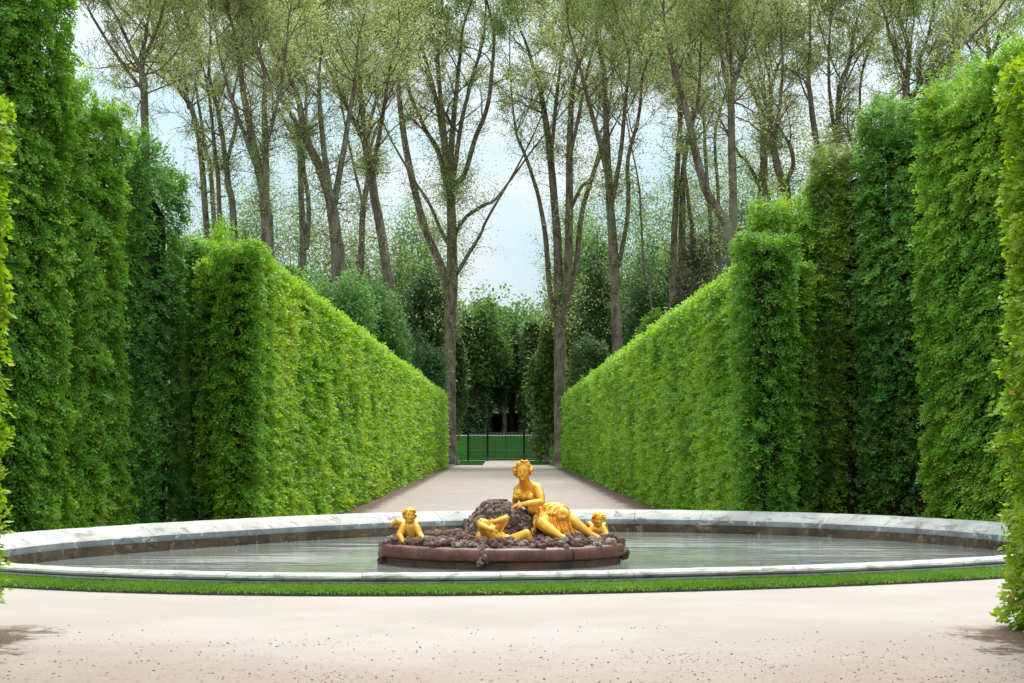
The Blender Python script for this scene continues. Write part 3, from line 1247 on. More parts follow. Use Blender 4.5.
def head(B, H_, c, fwd, up, h, child=False, curls=60, seed=1):
    """B body Fig, H_ hair Fig; c centre of the head, h height of the head"""
    s, f, u = frame(fwd, up)
    c = np.asarray(c, float)

    def at(a, b, q):
        return c + (s * a + f * b + u * q) * h

    B.ell(at(0, -.06, .12), (h * .36, h * .40, h * .38))
    B.cap(at(0, .06, -.08), at(0, .13, -.27), h * .32, h * .19 if not child else h * .22)
    for q in (-1, 1):
        B.cap(at(.16 * q, .16, -.06), at(.12 * q, .19, -.16), h * .12 if not child else h * .16, h * .12)     # cheeks
        B.cap(at(.06 * q, .315, .085), at(.19 * q, .265, .08), h * .032, h * .028)  # brows
        B.ell(at(.125 * q, .285, .005), (h * .05, h * .035, h * .035))            # eyes
        B.ell(at(.36 * q, -.02, -.02), (h * .04, h * .07, h * .10))               # ears
    B.cap(at(0, .33, .05), at(0, .40, -.10), h * .030, h * .052)                  # nose
    B.cap(at(-.05, .375, -.12), at(.05, .375, -.12), h * .03, h * .03)
    B.cap(at(-.075, .315, -.205), at(.075, .315, -.205), h * .028, h * .028)      # lips
    B.cap(at(-.05, .31, -.245), at(.05, .31, -.245), h * .03, h * .03)
    B.ell(at(0, .27, -.34), (h * .09, h * .08, h * .075))                         # chin
    for q in (-1, 1):
        B.dents.append((at(.125 * q, .30, .04), h * .062, h * .045))
        B.dents.append((at(.125 * q, .31, -.045), h * .05, h * .025))
    B.dents.append((at(0, .36, -.225), h * .045, h * .03))
    B.dents.append((at(.05, .35, -.225), h * .035, h * .02))
    B.dents.append((at(-.05, .35, -.225), h * .035, h * .02))
    r = np.random.default_rng(seed)
    H_.ell(at(0, -.14, .20), (h * .37, h * .37, h * .34))
    n = 0
    while n < curls:
        d = nrm(r.normal(0, 1, (1, 3)))[0]
        if d[1] > .45 and d[2] < .62:        # leave the face free
            continue
        if d[2] < -.45 and not (d[2] > -.85 and abs(d[0]) > .45):
            continue
        n += 1
        p = at(d[0] * .43, -.10 + d[1] * .40, .11 + d[2] * .40)
        q = r.uniform(.07, .12)
        H_.ell(p, (h * q, h * q, h * q * .8))


def hand(B, w, d, n, L, curl=.5, thumb=1):
    """w wrist, d direction of the fingers, n back of the hand, L length"""
    d = nrm(np.asarray(d, float))
    n = np.asarray(n, float)
    n = nrm(n - d * (n @ d))
    s = np.cross(d, n)
    w = np.asarray(w, float)
    for q in (-1.3, -.45, .45, 1.3):
        B.cap(w + s * q * L * .07, w + d * L * .5 + s * q * L * .12, L * .10, L * .085)
    for i, (q, ll) in enumerate(((-1.4, .40), (-.47, .50), (.47, .47), (1.4, .37))):
        p0 = w + d * L * .48 + s * q * L * .13
        p1 = p0 + (d - n * curl * .5) * L * ll * .5
        d2 = nrm(d - n * curl * 1.4)
        p2 = p1 + d2 * L * ll * .5
        B.chain([p0, p1, p2], [L * .062, L * .055, L * .045])
    p0 = w + d * L * .15 + s * thumb * L * .18
    p1 = p0 + (d * .6 + s * thumb * .75 - n * .2) * L * .27
    p2 = p1 + (d * .9 + s * thumb * .2 - n * .3) * L * .22
    B.chain([p0, p1, p2], [L * .08, L * .068, L * .05])


def foot(B, ankle, toe, up, w):
    ankle, toe = np.asarray(ankle, float), np.asarray(toe, float)
    d = toe - ankle
    L = np.linalg.norm(d)
    d = d / L
    u = nrm(np.asarray(up, float) - d * (np.asarray(up, float) @ d))
    s = np.cross(d, u)
    B.cap(ankle, ankle + d * L * .62, w * .95, w * .75)
    B.cap(ankle - d * L * .18 - u * w * .35, ankle + d * L * .3 - u * w * .2, w * .75, w * .7)
    for i, q in enumerate((-1.5, -.75, 0, .75, 1.5)):
        l = (1.0, .98, .93, .86, .78)[i]
        B.cap(ankle + d * L * .55 + s * q * w * .42, ankle + d * L * l + s * q * w * .45 - u * w * .2, w * .38, w * (.34 if i == 0 else .24))


gw = thing('reclining_statue', 'gilded statue of a seated draped woman leaning one arm on the rock mound', 'statue', 'gilded figures on the island')
B, Hh, D = Fig(), Fig(), Fig()
hc = P(522.9, 472.4, 32.05)
head(B, Hh, hc, (-.10, -1, -.02), (-.03, -.06, 1), .375, seed=3, curls=120)
# flowers and topknot
for a, b_, c_ in ((.02, -.02, .225), (-.07, -.03, .205), (.10, -.02, .20), (.04, .03, .20), (-.02, -.05, .24), (.07, -.02, .235)):
    Hh.ell(hc + np.array([a, b_ - .02, c_ - .025]), (.035, .03, .025))
neck = P(525.3, 485, 32.25)
B.chain([P(523.4, 476.5, 32.12), P(524.8, 482, 32.2), P(526.8, 488, 32.3)], [.10, .10, .14])
for q_ in ((517.8, 489.6), (536.6, 487.6)):
    B.cap(P(525.2, 483.2, 32.24), P(q_[0], q_[1], 32.34), .085, .085)
# trunk
B.ell(P(528.2, 495, 32.33), (.205, .155, .20), (0, .25, 0))
B.chain([P(518.5, 490.5, 32.36), P(528, 489, 32.34), P(536.5, 488, 32.25)], [.088, .12, .098])
B.chain([P(529, 498, 32.33), P(534, 507, 32.38), P(541, 514.5, 32.42), P(549, 519.5, 32.45)], [.185, .155, .185, .235])
B.ell(P(522.6, 497, 32.16), (.082, .085, .078))
B.ell(P(530.2, 497.2, 32.13), (.085, .088, .08))
B.ell(P(533.5, 509, 32.26), (.13, .09, .12))
# her arm on the right of the picture, forearm along the rock
sh, el, wr = P(537.6, 489, 32.2), P(541.5, 502.5, 32.0), P(522.5, 504.2, 31.72)
B.chain([sh, (sh + el) / 2 + [.012, 0, 0], el], [.098, .086, .068])
B.chain([el, el * .6 + wr * .4, wr], [.07, .068, .045])
hand(B, wr, P(511, 506, 31.7) - wr, (-.1, -.35, 1), .23, .35, -1)
# the other arm bent up at her breast
sh2, el2, wr2 = P(517.6, 491, 32.32), P(515.2, 500.5, 32.25), P(516.6, 497.5, 32.05)
B.chain([sh2, el2], [.078, .06])
B.chain([el2, wr2], [.06, .045])
hand(B, wr2, (.25, -.2, .9), (-.6, -.7, .1), .19, .9, 1)
# legs
h1, k1, a1 = P(546, 521, 32.3), P(541.5, 523.5, 31.72), P(560.5, 537, 31.5)
B.chain([h1, (h1 + k1) / 2, k1], [.20, .165, .118])
B.chain([k1, k1 * .66 + a1 * .34 + [0, -.01, -.012], a1], [.118, .112, .062])
foot(B, a1 + [0.02, 0, -.0], P(570.5, 540.3, 31.45), (.25, -.5, .8), .062)
h2, k2, a2 = P(555, 518, 32.55), P(563.5, 515.5, 32.0), P(592.0, 535.4, 31.9)
B.chain([h2, (h2 + k2) / 2, k2], [.20, .175, .13])
B.chain([k2, k2 * .66 + a2 * .34 + [0, -.01, .012], a2], [.125, .112, .06])
foot(B, a2 + [.02, 0, 0], P(602.5, 539.5, 31.85), (.2, -.2, .9), .06)
B.build('body', M['gold'], gw, .0075, 4)
Hh.build('hair', M['gold'], gw, .008, 1)
# drapery over hips and the raised thigh, hanging to the ground
D.chain([P(545, 513, 32.48), P(553, 517, 32.5), P(557, 522, 32.45)], [.20, .26, .25])
D.chain([P(552, 516, 32.5), P(559, 514.5, 32.25), P(564, 516, 32.0)], [.25, .205, .15])
D.chain([P(556, 520, 32.35), P(560, 524, 32.1), P(563, 531, 31.9), P(566, 536, 31.85)], [.2, .15, .12, .08])
D.chain([P(562, 518, 32.05), P(568, 526, 31.95), P(572, 533, 31.9)], [.15, .11, .075])
D.chain([P(546, 520, 32.35), P(541, 519, 32.0)], [.20, .14])
D.chain([P(537, 521, 31.95), P(534, 530, 31.92), P(533, 541, 31.9)], [.06, .045, .05])
for i in range(15):          # folds
    t = i / 14
    a = P(538 + 20 * t, 506 + 2 * t, 32.20 + .08 * t)
    b = P(541 + 21 * t, 512 + 3 * math.sin(t * 3), 32.05 + .0 * t)
    c_ = P(544 + 19 * t, 520 - 1 * t, 31.98)
    d_ = P(548 + 19 * t, 527 + 2 * t, 31.88 + .05 * t)
    e_ = P(553 + 16 * t, 536.5, 31.78 + .08 * t)
    rr = .022 + .012 * (i % 2)
    if t > .2:
        D.chain([a, b, c_, d_, e_], [rr, rr * 1.2, rr * 1.2, rr, rr * .8])
    else:
        D.chain([a, b, c_], [rr, rr * 1.2, rr])
for i in range(7):
    t = i / 6
    D.chain([P(536 + 2 * t, 508 + 7 * t, 32.2 - .12 * t), P(546 + 2 * t, 507.5 + 6 * t, 32.12 - .12 * t), P(557 + 3 * t, 508 + 6.5 * t, 32.12 - .15 * t), P(565, 513 + 5 * t, 32.05 - .1 * t)],
            [.028, .034, .034, .026])
KN = P(563, 515, 32.0)


def cloth_folds(co_):
    d_ = co_ - KN
    r_ = np.sqrt((d_[:, 0] * 1.0) ** 2 + (d_[:, 2] * 1.25) ** 2 + (d_[:, 1] * .6) ** 2)
    wob_ = (vnoise(co_[:, 0] * 5, co_[:, 2] * 5, 61) - .5) * 2.6
    low_ = sstep(.62, .45, co_[:, 2])
    ph = r_ * 62 + wob_
    ph2 = co_[:, 0] * 75 + co_[:, 2] * 18 + wob_
    a_ = (1 - low_) * np.sin(ph) + low_ * np.sin(ph2)
    return .019 * np.sign(a_) * np.abs(a_) ** .8


D.build('drapery', M['gold'], gw, .009, 2, cloth_folds)


def wing(name, parent, root_p, tip, drop, thick=.03):
    W_ = Fig()
    r0, t0 = np.asarray(root_p, float), np.asarray(tip, float)
    dn = np.asarray(drop, float)
    for i in range(9):       # feathers fanned from the leading edge
        t = i / 8
        a = r0 + (t0 - r0) * (t * .9) + np.array([0, .01 * i, .05 * math.sin(t * 3.1)])
        b = a + dn * (1 - .55 * t) + (t0 - r0) * .25
        W_.cap(a, b, .036, .022)
    W_.chain([r0, r0 + (t0 - r0) * .5 + [0, 0, .06], t0], [.055, .05, .03])
    W_.build(name, M['gold'], parent, .010, 1)


# winged child on the left
ca = thing('cherub_statue', 'gilded winged cherub leaning on its hands at the left edge of the island', 'statue', 'gilded figures on the island')
B, Hh = Fig(), Fig()
Y0 = 31.7
hc = P(409.6, 516.0, Y0)
head(B, Hh, hc, (.22, -1, -.05), (.04, -.05, 1), .27, True, 60, 5)
B.chain([P(409.8, 521, Y0 + .05), P(410, 526, Y0 + .1)], [.085, .10])
B.chain([P(410.2, 527, Y0 + .1), P(411, 534, Y0 + .14), P(411.6, 541, Y0 + .25)], [.135, .145, .165])
B.chain([P(404.4, 526.8, Y0 + .1), P(416.4, 527.4, Y0 + .1)], [.075, .07])
sh, el, wr = P(403.8, 527.5, Y0 + .08), P(399.4, 535.5, Y0 - .02), P(403.2, 541.5, Y0 - .2)
B.chain([sh, el, wr], [.08, .068, .048])
hand(B, wr, (.9, -.35, -.15), (0, -.2, 1), .15, .4, 1)
sh, el, wr = P(416.6, 528, Y0 + .08), P(419.8, 534.5, Y0), P(423.6, 540, Y0 - .15)
B.chain([sh, el, wr], [.075, .062, .046])
hand(B, wr, (.8, -.45, -.2), (0, -.2, 1), .15, .4, -1)
for q in (-1, 1):            # legs trail behind on the rocks
    h0 = P(411.5 + 3 * q, 541, Y0 + .3)
    B.chain([h0, h0 + [.06 * q, .30, -.02], h0 + [.04 * q, .56, -.04]], [.12, .10, .055])
    foot(B, h0 + [.04 * q, .56, -.04], h0 + [.06 * q, .72, -.08], (0, 0, 1), .045)
B.build('body', M['gold'], ca, .007, 3)
Hh.build('hair', M['gold'], ca, .007, 1)
wing('wing', ca, P(404, 524, Y0 + .22), P(391.5, 524.5, Y0 + .30), np.array([.03, .02, -.10]))
wing('wing', ca, P(415, 525, Y0 + .25), P(419, 527, Y0 + .55), np.array([.03, .02, -.10]))

# reclining child in front of the mound
cb = thing('cherub_statue', 'gilded child lying on its back with both arms over its face before the rock mound', 'statue', 'gilded figures on the island')
B, Hh, G_ = Fig(), Fig(), Fig()
Y1 = 31.05
hc = P(485.5, 524.5, Y1)
head(B, Hh, hc, (.55, -.45, .6), (-.85, -.25, .45), .27, True, 55, 8)
B.chain([P(488, 527.5, Y1), P(490.5, 531, Y1)], [.085, .10])
B.chain([P(491.5, 533.5, Y1), P(496, 538, Y1 - .02), P(503, 542, Y1), P(509, 543.3, Y1)], [.165, .165, .15, .15])
sh, el, wr = P(497.2, 530.5, Y1 - .05), P(505.8, 518.6, Y1 - .15), P(494.5, 522.0, Y1 - .22)
B.chain([sh, (sh + el) / 2, el], [.085, .078, .066])
B.chain([el, wr], [.064, .046])
hand(B, wr, (-.9, -.1, .1), (.1, -.9, .3), .15, .7, 1)
sh, el, wr = P(485.2, 534.5, Y1 - .12), P(481.2, 525.5, Y1 - .25), P(491, 529.8, Y1 - .33)
B.chain([sh, el], [.08, .062])
B.chain([el, wr], [.06, .045])
hand(B, wr, (.9, -.1, -.25), (.1, -.9, .2), .15, .7, -1)
B.ell(P(480.6, 537.2, Y1 - .05), (.10, .11, .115))
B.cap(P(481.5, 539, Y1 - .08), P(486.2, 545, Y1 - .2), .075, .05)
h0, k0, a0 = P(510.5, 543.2, Y1 - .08), P(526.2, 534, Y1 - .15), P(529.6, 544.6, Y1 - .12)
B.chain([h0, (h0 + k0) / 2, k0], [.145, .115, .085])
B.chain([k0, (k0 + a0) / 2 + [.01, 0, 0], a0], [.085, .08, .05])
foot(B, a0, P(536.3, 547.0, Y1 - .15), (.2, -.2, 1), .045)
h0, k0, a0 = P(510, 543, Y1 + .12), P(523, 541, Y1 + .22), P(534, 545, Y1 + .2)
B.chain([h0, k0, a0], [.13, .09, .05])
foot(B, a0, P(541, 546, Y1 + .18), (.2, -.2, 1), .045)
B.build('body', M['gold'], cb, .007, 3)
Hh.build('hair', M['gold'], cb, .007, 1)
gcs, grs = [], []
for i in range(26):
    t = i / 25
    p = P(489 + 21 * t, 546.5 - 9.5 * t ** 1.4 + 3 * math.sin(t * 3), Y1 - .22 - .05 * math.sin(t * 3)) + rng.normal(0, .02, 3)
    gcs.append(p)
    grs.append(rng.uniform(.045, .075))
obj('flower_garland', lumps(gcs, grs, 55, .9, True, .8), M['shell_rock'], cb)

# child half hidden on the right
cc = thing('cherub_statue', 'gilded curly haired cherub peering over the rocks behind the draped feet on the right', 'statue', 'gilded figures on the island')
B, Hh = Fig(), Fig()
Y2 = 32.75
hc = P(598.6, 520.0, Y2)
head(B, Hh, hc, (.0, -1, -.15), (.02, -.12, 1), .275, True, 60, 11)
B.chain([P(598, 525, Y2 + .05), P(597.6, 529, Y2 + .1)], [.085, .11])
B.chain([P(597.5, 530, Y2 + .1), P(597, 536, Y2 + .15), P(596.5, 542, Y2 + .25)], [.135, .14, .155])
sh, el, wr = P(603.5, 530, Y2 + .06), P(606.5, 535, Y2 - .02), P(608, 540, Y2 - .2)
B.chain([P(597.5, 529.5, Y2 + .08), sh, el, wr], [.1, .075, .062, .045])
hand(B, wr, (.3, -.9, -.15), (0, -.1, 1), .15, .4, -1)
sh, el, wr = P(592, 529.5, Y2 + .06), P(588, 534.5, Y2), P(590, 539.5, Y2 - .18)
B.chain([P(597.5, 529.5, Y2 + .08), sh, el, wr], [.1, .075, .062, .045])
hand(B, wr, (.3, -.9, -.15), (0, -.1, 1), .15, .4, 1)
for q in (-1, 1):
    h0 = P(596.5 + 3 * q, 541, Y2 + .3)
    B.chain([h0, h0 + [.05 * q, .28, -.02], h0 + [.04 * q, .5, -.05]], [.12, .10, .055])
    foot(B, h0 + [.04 * q, .5, -.05], h0 + [.06 * q, .66, -.09], (0, 0, 1), .045)
B.build('body', M['gold'], cc, .007, 3)
Hh.build('hair', M['gold'], cc, .007, 1)
wing('wing', cc, P(593, 527.5, Y2 + .22), P(585.5, 526.5, Y2 + .35), np.array([.02, .02, -.09]))
wing('wing', cc, P(602, 527.5, Y2 + .22), P(606.5, 528, Y2 + .45), np.array([.02, .02, -.09]))

# ------------------------------------------------------------------ clipped hedges
ALG = 'clipped hedges along the gravel alley'
hedge('alley_hedge', 'long bright yellow green clipped hedge on the left of the gravel alley', 'hedge', ALG,
      [(-6.25, 46.3), (-6.25, 186), (-8.4, 186), (-8.4, 46.3)], [6.85, 6.75, 6.75, 6.85], 'hornbeam_bright', [0, 1, 3], seed=11, tone=.50, shoots=.35, k=1.75e-3, shelf=.26, tone_var=.42)
hedge('alley_hedge', 'long mid green clipped hedge on the right of the gravel alley', 'hedge', ALG,
      [(8.5, 46.3), (8.5, 175), (6.3, 175), (6.3, 46.3)], [6.75, 6.45, 6.45, 6.75], 'hornbeam_right', [1, 2, 3], seed=12, tone=.50, shoots=.35, k=1.75e-3, shelf=.26, tone_var=.42)
HC = 'square hedge pillars at the mouth of the alley'
hedge('hedge_pillar', 'square yellow green hedge pillar ending the left alley hedge', 'hedge', HC,
      [(-7.6, 44.4), (-6.25, 44.4), (-6.25, 46.5), (-7.6, 46.5)], 7.05, 'hornbeam_bright', [0, 1, 3], seed=13, tone=.40, rough=.20, droop=.6, shelf=.3, rows=.42, cover=2.0, shoots=.5, ragged=.22)
hedge('hedge_pillar', 'square deep green hedge pillar ending the right alley hedge', 'hedge', HC,
      [(6.15, 44.4), (7.7, 44.4), (7.7, 46.5), (6.15, 46.5)], 7.4, 'hornbeam_dark', [0, 1, 3], seed=14, tone=.42, rough=.20, droop=.6, shelf=.3, rows=.42, cover=2.0, shoots=.5, ragged=.22)
BH = 'tall hedges enclosing the fountain terrace'
hedge('tall_hedge', 'tallest dark green hedge, beside the left end of the basin, its top out of view', 'hedge', BH,
      [(-12.9, 33.5), (-10.15, 40.6), (-12.6, 42.2), (-15.4, 35.0)], [13.4, 13.0, 13.0, 13.4], 'hornbeam_dark', [0, 1, 3], seed=15, tone=.50, tone_var=.4, rough=.26,
      rib=(1.5, .34), droop=.6, shoots=2.0, shelf=.24, rows=.5, ragged=.6, K=9, smin=.075)
hedge('tall_hedge', 'tall mid green hedge with stepped ragged top next to the darkest left hedge', 'hedge', BH,
      [(-10.35, 40.9), (-9.35, 43.6), (-11.5, 45.2), (-12.4, 42.6)], [10.8, 10.1, 10.1, 10.8], 'hornbeam_dark', [0, 1, 3], seed=16, tone=.58, tone_var=.35, rough=.24,
      rib=(1.3, .3), droop=.55, shoots=2.0, shelf=.24, rows=.5, ragged=.6, K=9)
hedge('tall_hedge', 'bluish green tall hedge with bare brown twigs showing left of the yellow pillar', 'hedge', BH,
      [(-9.45, 44.4), (-8.45, 46.6), (-10.2, 48.6), (-11.3, 46.2)], [9.9, 8.9, 8.9, 9.9], 'bluish_leaf', [0, 1, 3], seed=17, tone=.5, rough=.24, cover=2.4,
      rib=(1.0, .3), droop=.5, shoots=2.0, shelf=.24, rows=.5, ragged=.6, patch=.26)
hedge('tall_hedge', 'shadowy hedge gap with brown stems just behind the left pillar', 'hedge', BH,
      [(-8.9, 47.6), (-7.6, 48.6), (-8.4, 51), (-10.0, 50.2)], [7.9, 7.6, 7.6, 7.9], 'hornbeam_dark', [0, 1, 3], seed=18, tone=.5, rough=.24, cover=2.0, ragged=.5, patch=.3)
hedge('tall_hedge', 'very tall bright green hedge with a sharp corner beside the right end of the basin', 'hedge', BH,
      [(10.25, 42.8), (13.4, 35.2), (15.6, 36.6), (12.5, 44.2)], [10.6, 12.2, 12.2, 10.6], 'hornbeam_dark', [0, 3], seed=19, tone=.66, tone_var=.4, rough=.24,
      rib=(1.5, .3), droop=.55, shoots=2.0, shelf=.24, rows=.5, ragged=.7, K=9, smin=.075)
hedge('tall_hedge', 'blue green tall hedge rising beside the sharp cornered right hedge', 'hedge', BH,
      [(9.7, 47.0), (12.4, 44.6), (13.6, 46.6), (11.2, 48.8)], [11.0, 11.5, 11.5, 11.0], 'bluish_leaf', [0, 3], seed=20, tone=.62, rough=.26, thin_low=3.0, shoots=2.0, shelf=.24, rows=.5, ragged=.8, rib=(1.1, .3))
hedge('tall_hedge', 'olive brown tall hedge with dark bare lower stems in the recess right of the alley', 'hedge', BH,
      [(8.6, 47.75), (11.2, 47.3), (11.6, 49.2), (9.0, 49.6)], [9.9, 10.7, 10.7, 9.9], 'olive_leaf', [0, 1, 3], seed=21, tone=.62, rough=.24, thin_low=4.4, shoots=2.0, shelf=.24, rows=.5, ragged=.7, cover=2.6)
hedge('tall_hedge', 'dark green hedge in the shaded recess just right of the right pillar', 'hedge', BH,
      [(6.9, 48.0), (9.5, 47.5), (9.9, 49.5), (7.3, 49.9)], [8.3, 9.3, 9.3, 8.3], 'hornbeam_dark', [0, 1, 3], seed=22, tone=.68, rough=.24, thin_low=4.0, shoots=2.0, shelf=.24, rows=.5, ragged=.6, cover=2.6)
hedge('tall_hedge', 'shaded hedge wall closing the back of the recess, glimpsed between the right hedges', 'hedge', BH,
      [(6.9, 50.6), (13.6, 50.0), (13.8, 51.6), (7.0, 52.0)], 7.6, 'hornbeam_dark', [0], seed=28, tone=.4, cover=2.0, rough=.24)
NH = 'hedges framing the view nearest the camera'
hedge('near_hedge', 'near light green hedge with large leaves at the left edge of the photo', 'hedge', NH,
      [(-6.8, 5), (-4.98, 5), (-4.98, 17.4), (-6.8, 17.4)], 5.45, 'hornbeam_near', [1, 2], zb=.36, seed=23, tone=.5, k=4e-3, smin=.07, cover=2.6, rough=.16, ragged=.15, rib=(1.2, .08), K=7)
hedge('near_hedge', 'near yellow green hedge with orange tipped leaves at the right edge of the photo', 'hedge', NH,
      [(6.9, 5), (6.9, 18.6), (5.40, 18.6), (5.36, 5)], 6.1, 'hornbeam_near', [1, 2], seed=24, tone=.55, k=4e-3, smin=.07, cover=2.6, rough=.18, ragged=.2, rib=(1.2, .10), K=7)
FH = 'tall clipped hedges beyond the iron gate'
hedge('clipped_tree_wall', 'tall dark clipped tree wall beyond the gate, left of the lawn', 'hedge', FH,
      [(-16, 324), (-3.0, 328), (-3.0, 372), (-16, 372)], [22, 25, 22, 20], 'wood_dark', [0, 1], seed=25, tone=.5, cover=2.2, rough=.4, rib=(3, .4), ragged=1.0, k=1.7e-3, topdens=.5)
hedge('clipped_tree_wall', 'tall paler clipped tree wall beyond the gate, right of the lawn', 'hedge', FH,
      [(16, 324), (16, 372), (3.9, 372), (3.9, 328)], [22, 20, 22, 25], 'wood_dark', [2, 3], seed=26, tone=.62, cover=2.2, rough=.4, rib=(3, .4), ragged=1.0, k=1.7e-3, topdens=.5)
hedge('low_hedge', 'low dark clipped hedge across the far side of the pale cross path', 'hedge', None,
      [(-2.6, 346), (3.5, 346), (3.5, 349), (-2.6, 349)], 7.6, 'wood_dark', [0], seed=27, tone=.4, cover=2.0, k=1.6e-3)

